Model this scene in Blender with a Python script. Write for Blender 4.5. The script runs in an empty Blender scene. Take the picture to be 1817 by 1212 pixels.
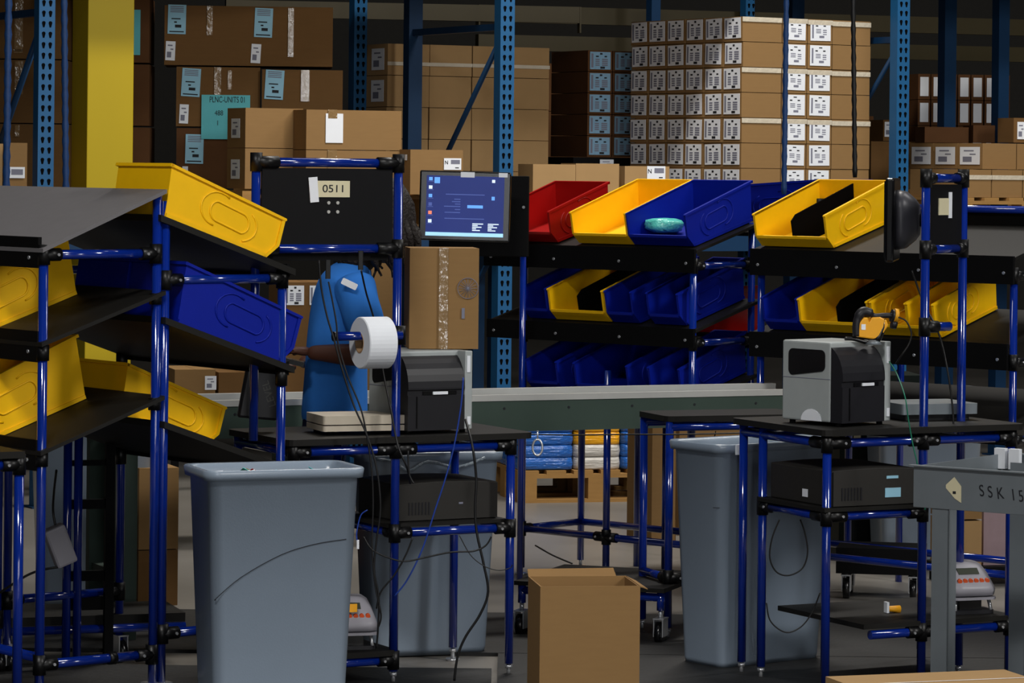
import bpy, bmesh, math, random
from mathutils import Vector, Matrix, Euler
random.seed(7)
SC = bpy.context.scene
COL = SC.collection
R = math.radians
# ------------------------------------------------------------------ camera
FPX, H0, RHO, CAMZ = 6000.0, 293.0, 0.0105, 1.68
cr, sr = math.cos(RHO), math.sin(RHO)
cam_d = bpy.data.cameras.new('camera'); cam = bpy.data.objects.new('camera', cam_d); COL.objects.link(cam)
cam_d.sensor_width = 36.0; cam_d.lens = 36.0 * FPX / 1817.0
cam_d.shift_y = -(606.0 - H0) / 1817.0
cam_d.clip_end = 200
cam.matrix_world = Matrix(((cr, -sr, 0, 0), (0, 0, -1, 0), (sr, cr, 0, CAMZ), (0, 0, 0, 1)))
SC.camera = cam
# ------------------------------------------------------------------ world, lamps, exposure
SC.view_settings.view_transform = 'Standard'; SC.view_settings.look = 'None'
SC.view_settings.gamma = 1.0; SC.view_settings.exposure = -0.5; SC.view_settings.use_curve_mapping = False
wd = bpy.data.worlds.new('world'); SC.world = wd; wd.use_nodes = True
wd.node_tree.nodes['Background'].inputs[0].default_value = (0.75, 0.85, 1.0, 1)
wd.node_tree.nodes['Background'].inputs[1].default_value = 0.015

def area(name, loc, aim, sx, sy, power, color=(1, 1, 1), spread=180):
    d = bpy.data.lights.new(name, 'AREA'); d.shape = 'RECTANGLE'; d.size = sx; d.size_y = sy
    d.energy = power; d.color = color; d.spread = R(spread)
    o = bpy.data.objects.new(name, d); COL.objects.link(o); o.location = loc
    o.rotation_euler = (Vector(aim) - Vector(loc)).to_track_quat('-Z', 'Y').to_euler()
    return o
# added fill and streak lamps, unseen, behind the photographer, and rows of high bay lamps over the aisles
area('added_fill_right', (8.0, -6.0, 3.4), (0.3, 13.0, 1.0), 1.6, 4.6, 380, (1.0, 0.98, 0.95))
area('added_streak_lamp', (1.3, -7.0, 2.6), (0.2, 12.0, 1.0), 0.8, 4.6, 330, (0.96, 0.98, 1.0))
area('high_bay_front', (8.0, 6.0, 7.0), (0.4, 14.5, 0.8), 1.2, 3.0, 800, (1.0, 0.98, 0.95))
area('high_bay_near', (-1.6, 4.2, 6.4), (-0.3, 9.6, 0.2), 2.4, 0.5, 110, (1.0, 0.98, 0.95), 90)
area('high_bay_middle', (0.5, 12.0, 6.8), (0.5, 12.3, 0.0), 5.0, 0.5, 100, (1.0, 0.98, 0.95))
area('high_bay_aisle', (5.0, 14.6, 6.4), (1.6, 18.0, 1.4), 3.0, 0.5, 190, (1.0, 0.98, 0.95))
area('high_bay_aisle_floor', (0.8, 15.3, 6.4), (0.6, 15.6, 0.0), 3.0, 0.5, 420, (1.0, 0.95, 0.88))

# ------------------------------------------------------------------ placing by real depth
def sc(Y): return FPX / Y
def W(px, py, Y):
    u, w = (px - 908.5) / FPX * Y, (H0 - py) / FPX * Y
    return Vector((u * cr - w * sr, Y, CAMZ + u * sr + w * cr))
def proj(p):
    X, Y, Z = p[0], p[1], p[2] - CAMZ
    return (908.5 + FPX * (X * cr + Z * sr) / Y, H0 - FPX * (-X * sr + Z * cr) / Y)
class Fr:
    """A plan frame: origin on the floor, x along yaw, y to its left."""
    def __init__(s, px, Y, yaw, z=0.8):
        s.yaw = R(yaw); s.c, s.s = math.cos(s.yaw), math.sin(s.yaw)
        u = (px - 908.5) / FPX
        s.o = Vector(((u * Y - (z - CAMZ) * sr) / cr, Y, 0))
    def pt(s, a, b, z=0.0):
        return Vector((s.o.x + a * s.c - b * s.s, s.o.y + a * s.s + b * s.c, z))
    def a(s, px, b=0.0, z=0.8):
        u = (px - 908.5) / FPX
        k = s.o.x - b * s.s; m = s.o.y + b * s.c
        return (u * m - k * cr - (z - CAMZ) * sr) / (s.c * cr - u * s.s)
    def b(s, px, a=0.0, z=0.8):
        u = (px - 908.5) / FPX
        k = s.o.x + a * s.c; m = s.o.y + a * s.s
        return (u * m - k * cr - (z - CAMZ) * sr) / (-s.s * cr - u * s.c)
    def z(s, py, a=0.0, b=0.0):
        p = s.pt(a, b)
        w = (H0 - py) / FPX
        return CAMZ + (w * p.y + p.x * sr) / cr

# ------------------------------------------------------------------ materials
def lin(c):
    def f(v):
        v /= 255.0
        return v / 12.92 if v <= 0.04045 else ((v + 0.055) / 1.055) ** 2.4
    return tuple(f(v) for v in c) + (1.0,)
MATS = {}
def mat(name, rgb, rough=0.6, metal=0.0, var=0.12, scale=25.0, bump=0.0, bscale=60.0, spec=0.4, emit=0.0, alpha=1.0, coat=0.0, stretch=None):
    if name in MATS: return MATS[name]
    m = bpy.data.materials.new(name); m.use_nodes = True; nt = m.node_tree
    p = nt.nodes['Principled BSDF']
    c = lin(rgb)
    p.inputs['Roughness'].default_value = rough; p.inputs['Metallic'].default_value = metal
    p.inputs['Specular IOR Level'].default_value = spec
    if coat: p.inputs['Coat Weight'].default_value = coat; p.inputs['Coat Roughness'].default_value = 0.08
    tc = nt.nodes.new('ShaderNodeTexCoord'); src = tc.outputs['Object']
    if stretch:
        mp = nt.nodes.new('ShaderNodeMapping'); mp.inputs['Scale'].default_value = stretch
        nt.links.new(src, mp.inputs['Vector']); src = mp.outputs['Vector']
    n = nt.nodes.new('ShaderNodeTexNoise'); n.inputs['Scale'].default_value = scale; n.inputs['Detail'].default_value = 4
    nt.links.new(src, n.inputs['Vector'])
    mx = nt.nodes.new('ShaderNodeMix'); mx.data_type = 'RGBA'
    mx.inputs[6].default_value = tuple(v * (1 - var) for v in c[:3]) + (1,)
    mx.inputs[7].default_value = tuple(min(1, v * (1 + var)) for v in c[:3]) + (1,)
    nt.links.new(n.outputs['Fac'], mx.inputs[0]); nt.links.new(mx.outputs[2], p.inputs['Base Color'])
    if emit:
        nt.links.new(mx.outputs[2], p.inputs['Emission Color']); p.inputs['Emission Strength'].default_value = emit
    if alpha < 1: p.inputs['Alpha'].default_value = alpha
    if bump:
        b = nt.nodes.new('ShaderNodeBump'); b.inputs['Strength'].default_value = bump; b.inputs['Distance'].default_value = 0.01
        n2 = nt.nodes.new('ShaderNodeTexNoise'); n2.inputs['Scale'].default_value = bscale; n2.inputs['Detail'].default_value = 3
        nt.links.new(src, n2.inputs['Vector'])
        nt.links.new(n2.outputs['Fac'], b.inputs['Height']); nt.links.new(b.outputs['Normal'], p.inputs['Normal'])
    MATS[name] = m
    return m
YEL = mat('yellow_bin_plastic', (248, 192, 6), 0.45, var=0.05, spec=0.3, bump=0.03, bscale=300)
BLU = mat('blue_bin_plastic', (4, 27, 142), 0.5, var=0.08, spec=0.2, bump=0.03, bscale=300)
RED = mat('red_bin_plastic', (158, 10, 8), 0.35, var=0.08, spec=0.4)
PIPE = mat('blue_coated_pipe', (8, 38, 128), 0.13, var=0.05, spec=0.6, coat=0.7)
JOINT = mat('black_pipe_joint', (8, 8, 9), 0.4, var=0.1, spec=0.35)
BLK = mat('black_board', (11, 11, 12), 0.65, var=0.15, spec=0.1)
BLKG = mat('black_glossy_plastic', (10, 10, 12), 0.25, var=0.05, spec=0.5)
CHAR = mat('charcoal_plastic', (30, 30, 34), 0.42, var=0.08, spec=0.35)
GBRD = mat('grey_laminate_board', (106, 104, 106), 0.5, var=0.08, spec=0.3)
DBRD = mat('dark_laminate_board', (26, 25, 23), 0.55, var=0.1, spec=0.2)
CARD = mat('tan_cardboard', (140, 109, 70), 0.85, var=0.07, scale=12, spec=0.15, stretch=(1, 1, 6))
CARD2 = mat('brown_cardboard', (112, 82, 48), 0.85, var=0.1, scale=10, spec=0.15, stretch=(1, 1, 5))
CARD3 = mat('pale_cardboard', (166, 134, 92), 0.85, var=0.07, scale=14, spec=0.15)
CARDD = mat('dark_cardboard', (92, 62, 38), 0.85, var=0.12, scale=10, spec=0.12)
PAPER = mat('white_label_paper', (232, 236, 242), 0.55, var=0.03, spec=0.3)
PAPB = mat('light_blue_label_paper', (150, 200, 222), 0.5, var=0.05, spec=0.3)
PAPT = mat('teal_paper', (92, 188, 196), 0.5, var=0.04, spec=0.4)
PAPC = mat('cream_label_paper', (214, 206, 172), 0.6, var=0.03)
INK = mat('grey_label_ink', (120, 122, 138), 0.7, var=0.05)
INKD = mat('dark_print_ink', (26, 28, 34), 0.7, var=0.05)
TAPE = mat('clear_packing_tape', (140, 112, 74), 0.16, var=0.06, bump=.7, bscale=22, spec=.9, coat=.6)
TAPEW = mat('wide_stretch_tape', (206, 196, 176), 0.2, var=0.12, bump=0.6, bscale=30, spec=0.7, scale=18)
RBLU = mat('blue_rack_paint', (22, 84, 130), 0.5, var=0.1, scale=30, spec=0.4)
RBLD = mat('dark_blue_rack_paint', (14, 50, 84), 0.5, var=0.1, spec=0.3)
HOLE = mat('rack_slot_dark', (5, 6, 8), 0.9, var=0.0, spec=0.05)
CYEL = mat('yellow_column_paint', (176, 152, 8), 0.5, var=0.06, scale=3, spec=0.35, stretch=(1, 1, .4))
BYEL = mat('shaded_yellow_beam', (48, 40, 10), 0.6, var=0.1)  # yellow with the back row's shade darkened into its colour
GCAN = mat('grey_bin_plastic', (136, 150, 166), 0.24, var=0.05, scale=6, spec=0.8, bump=0.04, bscale=200)
GMET = mat('grey_painted_metal', (124, 132, 138), 0.4, metal=0.3, var=0.12, scale=10)
ALU = mat('light_aluminium', (196, 196, 192), 0.35, metal=0.3, var=0.05)
GRNP = mat('dark_green_panel', (58, 74, 66), 0.6, var=0.12, scale=8, spec=0.3)
CHRM = mat('chrome_metal', (200, 202, 206), 0.25, metal=0.7, var=0.02)
PGRY = mat('printer_grey_case', (160, 166, 166), 0.5, var=0.06, spec=0.35)
WOOD = mat('pallet_wood', (158, 120, 70), 0.8, var=0.2, scale=8, spec=0.15, stretch=(1, 6, 6))
CREAM = mat('beige_plastic', (188, 178, 160), 0.5, var=0.05)
SCAL = mat('scale_grey_housing', (146, 144, 152), 0.4, var=0.04, spec=0.4)
SHIRT = mat('blue_shirt_fabric', (52, 120, 206), 0.9, var=0.12, scale=14, spec=0.1, bump=0.3, bscale=14)
TROU = mat('navy_trousers_fabric', (18, 24, 48), 0.9, var=0.1, spec=0.1)
SKIN = mat('brown_skin', (96, 58, 44), 0.55, var=0.08, spec=0.35)
HAIR = mat('dark_curly_hair', (26, 18, 14), 0.7, var=0.3, scale=60, bump=1.0, bscale=90)
ORNG = mat('orange_keys', (206, 84, 40), 0.5, var=0.02)
SYEL = mat('yellow_scanner_plastic', (236, 166, 30), 0.4, var=0.03)
LCD = mat('dark_display', (58, 62, 52), 0.3, var=0.02)
CABK = mat('black_cable_rubber', (18, 18, 19), 0.45, var=0.05, spec=0.4)
CABB = mat('blue_cable_rubber', (30, 62, 150), 0.4, var=0.05)
CABG = mat('green_cable_rubber', (24, 110, 84), 0.4, var=0.05)
ROLLW = mat('white_label_roll_paper', (232, 236, 242), 0.7, var=0.02)
ROLLC = mat('kraft_core', (170, 136, 100), 0.8, var=0.05)
FILMB = mat('wrapped_blue_bags', (36, 98, 182), 0.22, var=0.3, scale=9, bump=0.9, bscale=16, spec=0.6, stretch=(1, 1, 4))
FILMY = mat('wrapped_yellow_bags', (240, 170, 24), 0.25, var=0.15, scale=9, bump=0.8, bscale=14, spec=0.6, stretch=(1, 1, 4))
FILMW = mat('wrapped_white_bags', (196, 192, 184), 0.3, var=0.15, scale=9, bump=0.8, bscale=14, spec=0.5, stretch=(1, 1, 4))
POLY = mat('teal_plastic_bag', (92, 200, 186), 0.2, var=0.15, bump=1.0, bscale=30, spec=0.7)

# ------------------------------------------------------------------ mesh builder
class MB:
    def __init__(s): s.v, s.f, s.m, s.sm = [], [], [], []
    def poly(s, pts, faces, mi=0, smooth=False):
        k = len(s.v); s.v += [tuple(p) for p in pts]
        for f in faces: s.f.append([k + i for i in f]); s.m.append(mi); s.sm.append(smooth)
        return s
    def box(s, x0, x1, y0, y1, z0, z1, mi=0, M=None):
        p = [Vector((x, y, z)) for z in (z0, z1) for y in (y0, y1) for x in (x0, x1)]
        if M is not None: p = [M @ q for q in p]
        return s.poly(p, [(0, 2, 3, 1), (4, 5, 7, 6), (0, 1, 5, 4), (2, 6, 7, 3), (0, 4, 6, 2), (1, 3, 7, 5)], mi)
    def rbox(s, x0, x1, y0, y1, z0, z1, r, mi=0, M=None, axis='z', seg=4):
        """box with rounded vertical (or other axis) edges"""
        if axis == 'z': A, B, C = (x0, x1), (y0, y1), (z0, z1)
        elif axis == 'y': A, B, C = (x0, x1), (z0, z1), (y0, y1)
        else: A, B, C = (y0, y1), (z0, z1), (x0, x1)
        o = []
        for cx, cy, a0 in ((A[1] - r, B[1] - r, 0), (A[0] + r, B[1] - r, 90), (A[0] + r, B[0] + r, 180), (A[1] - r, B[0] + r, 270)):
            for k in range(seg + 1):
                t = R(a0 + 90.0 * k / seg); o.append((cx + r * math.cos(t), cy + r * math.sin(t)))
        return s.prism(o, C[0], C[1], axis, mi, M)
    def prism(s, o, c0, c1, axis='y', mi=0, M=None, smooth=False):
        """outline o of (p, q) swept along axis: y -> (x,z), z -> (x,y), x -> (y,z)"""
        def g(p, q, c): return Vector((p, c, q) if axis == 'y' else (p, q, c) if axis == 'z' else (c, p, q))
        n = len(o); pts = [g(p, q, c0) for p, q in o] + [g(p, q, c1) for p, q in o]
        if M is not None: pts = [M @ q for q in pts]
        k = len(s.v)
        s.poly(pts, [list(range(n))[::-1], list(range(n, 2 * n))], mi)
        for i in range(n):
            j = (i + 1) % n; s.f.append([k + i, k + j, k + n + j, k + n + i]); s.m.append(mi); s.sm.append(smooth)
        return s
    def cyl(s, p0, p1, r, mi=0, seg=14, r1=None, caps=True):
        p0, p1 = Vector(p0), Vector(p1); d = (p1 - p0)
        q = d.to_track_quat('Z', 'Y'); r1 = r if r1 is None else r1
        k = len(s.v)
        for p, rr in ((p0, r), (p1, r1)):
            for i in range(seg):
                t = 2 * math.pi * i / seg; s.v.append(tuple(p + q @ Vector((rr * math.cos(t), rr * math.sin(t), 0))))
        for i in range(seg):
            j = (i + 1) % seg; s.f.append([k + i, k + j, k + seg + j, k + seg + i]); s.m.append(mi); s.sm.append(True)
        if caps:
            s.f.append([k + i for i in range(seg)][::-1]); s.m.append(mi); s.sm.append(False)
            s.f.append([k + seg + i for i in range(seg)]); s.m.append(mi); s.sm.append(False)
        return s
    def tube(s, pts, r, mi=0, seg=8, closed=False):
        pts = [Vector(p) for p in pts]; n = len(pts); k = len(s.v)
        rr = r if isinstance(r, (list, tuple)) else [r] * n
        up = Vector((0, 0, 1)); prev = None
        for i, p in enumerate(pts):
            a = pts[(i - 1) % n] if (closed or i > 0) else p; b = pts[(i + 1) % n] if (closed or i < n - 1) else p
            t = (b - a).normalized()
            if prev is None:
                x = t.cross(up)
                if x.length < 1e-3: x = t.cross(Vector((1, 0, 0)))
            else: x = prev - t * prev.dot(t)
            x.normalize(); prev = x; y = t.cross(x)
            for j in range(seg):
                an = 2 * math.pi * j / seg; s.v.append(tuple(p + x * (rr[i] * math.cos(an)) + y * (rr[i] * math.sin(an))))
        m = n if closed else n - 1
        for i in range(m):
            i2 = (i + 1) % n
            for j in range(seg):
                j2 = (j + 1) % seg
                s.f.append([k + i * seg + j, k + i * seg + j2, k + i2 * seg + j2, k + i2 * seg + j]); s.m.append(mi); s.sm.append(True)
        if not closed:
            s.f.append([k + j for j in range(seg)][::-1]); s.m.append(mi); s.sm.append(False)
            s.f.append([k + (n - 1) * seg + j for j in range(seg)]); s.m.append(mi); s.sm.append(False)
        return s
    def loft(s, rings, mi=0, cap=True, smooth=True):
        n = len(rings[0]); k = len(s.v)
        for r_ in rings: s.v += [tuple(p) for p in r_]
        for i in range(len(rings) - 1):
            for j in range(n):
                j2 = (j + 1) % n
                s.f.append([k + i * n + j, k + i * n + j2, k + (i + 1) * n + j2, k + (i + 1) * n + j]); s.m.append(mi); s.sm.append(smooth)
        if cap:
            s.f.append([k + j for j in range(n)][::-1]); s.m.append(mi); s.sm.append(False)
            s.f.append([k + (len(rings) - 1) * n + j for j in range(n)]); s.m.append(mi); s.sm.append(False)
        return s
    def mesh(s, name, mats):
        me = bpy.data.meshes.new(name); me.from_pydata(s.v, [], s.f)
        for m in (mats if isinstance(mats, (list, tuple)) else [mats]): me.materials.append(m)
        me.polygons.foreach_set('material_index', s.m); me.polygons.foreach_set('use_smooth', s.sm)
        bm = bmesh.new(); bm.from_mesh(me); bmesh.ops.recalc_face_normals(bm, faces=bm.faces); bm.to_mesh(me); bm.free()
        me.update(); return me
    def build(s, name, mats, parent=None, loc=None, bevel=0):
        o = bpy.data.objects.new(name, s.mesh(name, mats)); COL.objects.link(o)
        if parent is not None: o.parent = parent
        if loc is not None: o.location = loc
        if bevel:
            b = o.modifiers.new('bevel', 'BEVEL'); b.width = bevel; b.segments = 2; b.limit_method = 'ANGLE'
        return o
def rr(w, h, r, seg=4, cx=0, cy=0):
    o = []
    for sx, sy, a0 in ((1, 1, 0), (-1, 1, 90), (-1, -1, 180), (1, -1, 270)):
        for k in range(seg + 1):
            t = R(a0 + 90.0 * k / seg); o.append((cx + sx * (w / 2 - r) + r * math.cos(t), cy + sy * (h / 2 - r) + r * math.sin(t)))
    return o
def tag(o, label=None, cat=None, group=None, kind=None):
    if label: o['label'] = label
    if cat: o['category'] = cat
    if group: o['group'] = group
    if kind: o['kind'] = kind
    return o
def thing(name, label, cat, loc=(0, 0, 0), rot=(0, 0, 0), group=None):
    o = bpy.data.objects.new(name, None); COL.objects.link(o); o.empty_display_size = 0.1
    o.location = loc; o.rotation_euler = rot
    return tag(o, label, cat, group)
def dup(o, parent=None):
    c = o.copy(); COL.objects.link(c)
    if parent is not None: c.parent = parent
    for ch in o.children: dup(ch, c)
    return c
def text(name, s, size, m, parent, loc, rot, depth=0.0006, sx=1.0):
    cu = bpy.data.curves.new(name, 'FONT'); cu.body = s; cu.size = size; cu.extrude = depth
    cu.align_x = 'CENTER'; cu.align_y = 'CENTER'
    t = bpy.data.objects.new(name, cu); COL.objects.link(t)
    dg = bpy.context.evaluated_depsgraph_get()
    me = bpy.data.meshes.new_from_object(t.evaluated_get(dg)); bpy.data.objects.remove(t)
    me.materials.clear(); me.materials.append(m)
    o = bpy.data.objects.new(name, me); COL.objects.link(o); o.parent = parent; o.location = loc; o.rotation_euler = rot; o.scale = (sx, 1, 1)
    return o
def smooth_pts(pts, n=6):
    pts = [Vector(p) for p in pts]; out = []
    for i in range(len(pts) - 1):
        p0 = pts[max(i - 1, 0)]; p1 = pts[i]; p2 = pts[i + 1]; p3 = pts[min(i + 2, len(pts) - 1)]
        for k in range(n):
            t = k / n
            out.append(0.5 * ((2 * p1) + (p2 - p0) * t + (2 * p0 - 5 * p1 + 4 * p2 - p3) * t * t + (3 * p1 - p0 - 3 * p2 + p3) * t ** 3))
    out.append(pts[-1]); return out
def cable(name, pts, r, m, label, cat='cable', group=None):
    w = smooth_pts([W(*p) for p in pts]); o0 = w[0]
    o = MB().tube([p - o0 for p in w], r, seg=7).build(name, m, loc=o0)
    return tag(o, label, cat, group)
ORD = ['first', 'second', 'third', 'fourth', 'fifth', 'sixth', 'seventh', 'eighth', 'ninth']
# ================================================================== setting
fm = mat('concrete_floor', (120, 116, 110), 0.4, var=0.25, scale=1.4, spec=0.4, bump=0.05)
def struct(name, mb, m): return tag(mb.build(name, m), kind='structure')
struct('floor', MB().box(-14, 16, -10, 34, -0.1, 0), fm)
struct('wall_back', MB().box(-14, 16, 34, 34.2, 0, 8), mat('wall_paint_dark', (60, 58, 54), 0.8))
struct('ceiling', MB().box(-14, 16, 2, 34, 7.8, 7.9), mat('ceiling_metal', (70, 70, 72), 0.7))

# ================================================================== shared label meshes
LAB = {}
def label_mesh(kind, w, h):
    key = (kind, round(w, 3), round(h, 3))
    if key in LAB: return LAB[key]
    b = MB(); b.box(-w / 2, w / 2, -0.0012, 0, -h / 2, h / 2, 0)
    def mk(x0, x1, z0, z1, mi=1): b.box(x0 * w, x1 * w, -0.0018, -0.0012, z0 * h, z1 * h, mi)
    mats = [PAPER, INK, INKD]
    if kind == 'grid':
        mk(-.42, -.34, -.38, .36); mk(-.06, .10, .36, .41, 2); mk(-.24, -.12, .2, .26, 2); mk(.14, .26, .2, .26, 2)
        for k in range(3): mk(-.22, .02, -.12 + .08 * k, -.08 + .08 * k, 1)
        mk(.12, .3, -.2, -.16); mk(.12, .3, -.1, -.05); mk(.12, .3, .0, .05); mk(-.06, .18, -.36, -.25, 1)
    elif kind in ('grid2', 'grid3'):
        if kind == 'grid3': mats[0] = mat('bluish_label_paper', (132, 172, 200), .5, var=.15, scale=40)
        mk(-.44, -.34, -.4, .4); mk(-.02, .1, .34, .44, 2)
        mk(-.22, -.08, .2, .28, 2); mk(.2, .32, .2, .28, 2)
        for k in range(4): mk(-.24, -.04, -.3 + .11 * k, -.23 + .11 * k, 1); mk(.08, .36, -.3 + .11 * k, -.22 + .11 * k, 1)
        mk(.0, .22, -.46, -.34, 2)
    elif kind == 'sheet':
        mats[0] = PAPB
        for k in range(4): mk(-.38, .36, .24 + .06 * k, .27 + .06 * k, 1)
        mk(-.3, .2, .0, .04, 2); mk(-.15, .0, -.12, -.07, 2); mk(-.1, .25, -.28, -.18, 2); mk(-.4, .4, -.44, -.4, 2)
    elif kind == 'small':
        mk(-.3, .2, .25, .32, 1); mk(.0, .3, .05, .12, 1); mk(-.35, .1, -.35, -.05, 1)
    elif kind == 'barcode':
        mk(-.1, .42, .0, .36, 1); mk(.15, .36, -.36, -.28, 2)
    elif kind == 'block':
        mk(-.38, .38, -.2, .3, 1)
    elif kind == 'faint':
        for k in range(5): mk(-.3, .25 - .05 * k, -.3 + .12 * k, -.27 + .12 * k, 1)
    me = b.mesh('label', mats); LAB[key] = me; return me
def stick(o, kind, w, h, face, c, z, m=None, tilt=0, lab=None, letter=None):
    """stick a label on the front (y=0) or left (x=0) face of a carton, c across and z up"""
    l = bpy.data.objects.new('label', label_mesh(kind, w, h)); COL.objects.link(l); l.parent = o
    if face == 'f': l.location = (c, -0.0003, z); l.rotation_euler = (0, R(tilt), 0)
    else: l.location = (-0.0003, c, z); l.rotation_euler = (0, R(tilt), R(-90))
    if lab: l['label'] = lab
    if letter:
        text('lettering', letter, h * 0.45, INKD, l, (-w * .36, -0.0022, h * .12), (R(90), 0, 0))
    return l
BOXM = {}
def carton(loc, yaw, w, d, h, m, label, group=None, cat='cardboard box', name='cardboard_box', seam=True, gap=0.0035):
    key = (round(w, 3), round(d, 3), round(h, 3), m.name)
    if key not in BOXM:
        b = MB(); g = gap
        b.box(g, w - g, g, d - g, 0, h - g)
        if seam:  # the slit between the top flaps
            b.box(w * .5 - .001, w * .5 + .001, g, d - g, h - g, h - g + .0008)
        BOXM[key] = b.mesh(name, m)
    o = bpy.data.objects.new(name, BOXM[key]); COL.objects.link(o); o.location = loc; o.rotation_euler = (0, 0, R(yaw))
    return tag(o, label, cat, group)
def tape_strip(o, x0, x1, z0, z1, m=TAPE, face='f', d=0.0):
    b = MB()
    n = 10
    if face == 'f': b.box(x0, x1, -0.0022, -0.0002, z0, z1)
    else: b.box(-0.0022, -0.0002, x0, x1, z0, z1)
    return b.build('tape', m, o)

# ================================================================== rack uprights
def upright_post(root, fr, a, b, z0, z1, wd=0.082, dp=0.07, name='post', m=RBLU, slots=True):
    q = MB(); q.box(a, a + wd, b, b + dp, z0, z1, 0)
    if slots:
        z = z0 + 0.05
        while z < z1 - 0.05:
            for dx in (0.024, 0.058):
                o = [(-.0095, .008), (-.007, .014), (0, .0165), (.007, .014), (.0095, .008), (.006, -.006), (.004, -.014), (-.004, -.014), (-.006, -.006)]
                q.prism([(a + dx + p, z + r_) for p, r_ in o], b - 0.0008, b + 0.001, 'y', 1)
            z += 0.0508
    return q.build(name, [m, HOLE], root)
def froot(name, label, cat, fr, group=None):
    return thing(name, label, cat, fr.o, (0, 0, fr.yaw), group)
ZB = 1.345
RK = Fr(887, 17.5, 28, z=2.0)            # rack front line; origin at the middle upright's near corner
def rack_frame(px, label, m=RBLU, top=2.82, depth=1.07, low=0.0):
    a = RK.a(px, 0, 2.0); p = RK.pt(a, 0)
    t = thing('rack_upright', label, 'pallet rack', p, (0, 0, RK.yaw), 'pallet rack upright frames')
    f = Fr(0, 1, 28); f.o = p
    upright_post(t, f, 0, 0, low, top, name='front_post')
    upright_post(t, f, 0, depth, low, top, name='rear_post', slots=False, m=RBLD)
    for z in (0.3, 2.38):
        MB().box(.02, .055, .05, depth + .02, z, z + .035).build('horizontal_brace', RBLD, t)
    for z0, z1 in ((0.34, 1.3), (1.35, 2.36)):
        MB().tube([(.04, depth, z0), (.04, .05, z1)], .018, seg=4).build('diagonal_brace', RBLD, t)
    MB().box(-.02, .1, -.03, .1, low, low + .008).build('foot_plate', RBLD, t)
    return t, a
u1, a1 = rack_frame(887, 'blue slotted rack upright behind the computer monitor, with diagonal brace')
u0, a0 = rack_frame(68, 'blue slotted rack upright at far left beside the yellow column')
u2, a2 = rack_frame(1591, 'blue slotted rack upright right of the tall labelled pallet')
def beam(fr, A, B, b, z, h, m, label, th=.05):
    t = thing('rack_beam', label, 'rack beam', fr.pt(A, b, z), (0, 0, fr.yaw))
    MB().box(0, B - A, 0, th, 0, h).build('beam_rail', m, t)
    for x in (0, B - A - .01): MB().box(x, x + .01, -.004, th, -.06, h).build('end_plate', m, t)
    return t
ZD = 1.36
for A, B, n in ((a0, a1, 'left'), (a1, a2, 'right')):
    beam(RK, A + .084, B - .002, .01, ZB - .115, .115, RBLD, f'low front rack beam of the {n} bay behind the bins')
    beam(RK, A + .084, B - .002, 1.05, ZB - .115, .115, RBLD, f'low rear rack beam of the {n} bay behind the bins')
beam(RK, a2 + .084, a2 + 2.6, .01, ZB - .115, .115, RBLD, 'low front rack beam right of the right-hand upright')
beam(RK, a2 + .084, a2 + 2.6, 1.05, ZB - .115, .115, RBLD, 'low rear rack beam right of the right-hand upright')
beam(RK, a0 - 2.4, a0 - .002, .01, ZB - .115, .115, RBLD, 'low front rack beam left of the far left upright')
beam(RK, a0 - 2.4, a0 - .002, 1.05, ZB - .115, .115, RBLD, 'low rear rack beam left of the far left upright')
# unseen upper deck added above the frame: it keeps the high bay light off the rows behind
for A, B in ((a0 - 2.4, a1), (a1, a2 + 2.6)):
    t = thing('rack_deck', 'unseen upper deck added for shade ' + ('over the left bay' if A < a1 - 1 else 'over the right bay'), 'rack deck', RK.pt(A, 0, 2.95), (0, 0, RK.yaw))
    MB().box(0, B - A - .002, 0, 1.15, 0, .03).build('deck_board', WOOD, t)
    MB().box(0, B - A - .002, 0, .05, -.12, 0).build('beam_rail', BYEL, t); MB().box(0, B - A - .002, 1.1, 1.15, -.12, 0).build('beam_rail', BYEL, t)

# a pallet: deck boards, blocks, bottom boards
def pallet(loc, yaw, w, d, label, group=None, zb=None):
    loc = Vector(loc); top = loc.z + .141; zb = ZB if zb is None else zb; loc.z = zb; H = top - zb - .001
    t = thing('wooden_pallet', label, 'pallet', loc, (0, 0, R(yaw)), group)
    q = MB(); n = 6
    for k in range(n):
        x = k * (w - .1) / (n - 1); q.box(x, x + .1, 0, d, H - .018, H)
    q.build('deck_boards', WOOD, t)
    for y in (0, d / 2 - .05, d - .1): MB().box(0, w, y, y + .1, H - .038, H - .018).build('stringer_board', WOOD, t)
    for x in (0, w / 2 - .045, w - .09):
        for y in (0, d / 2 - .05, d - .1): MB().box(x, x + .09, y, y + .1, .018, H - .038).build('block', WOOD, t)
    for y in (0, d / 2 - .05, d - .1): MB().box(0, w, y, y + .1, 0, .018).build('bottom_board', WOOD, t)
    return t

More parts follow.
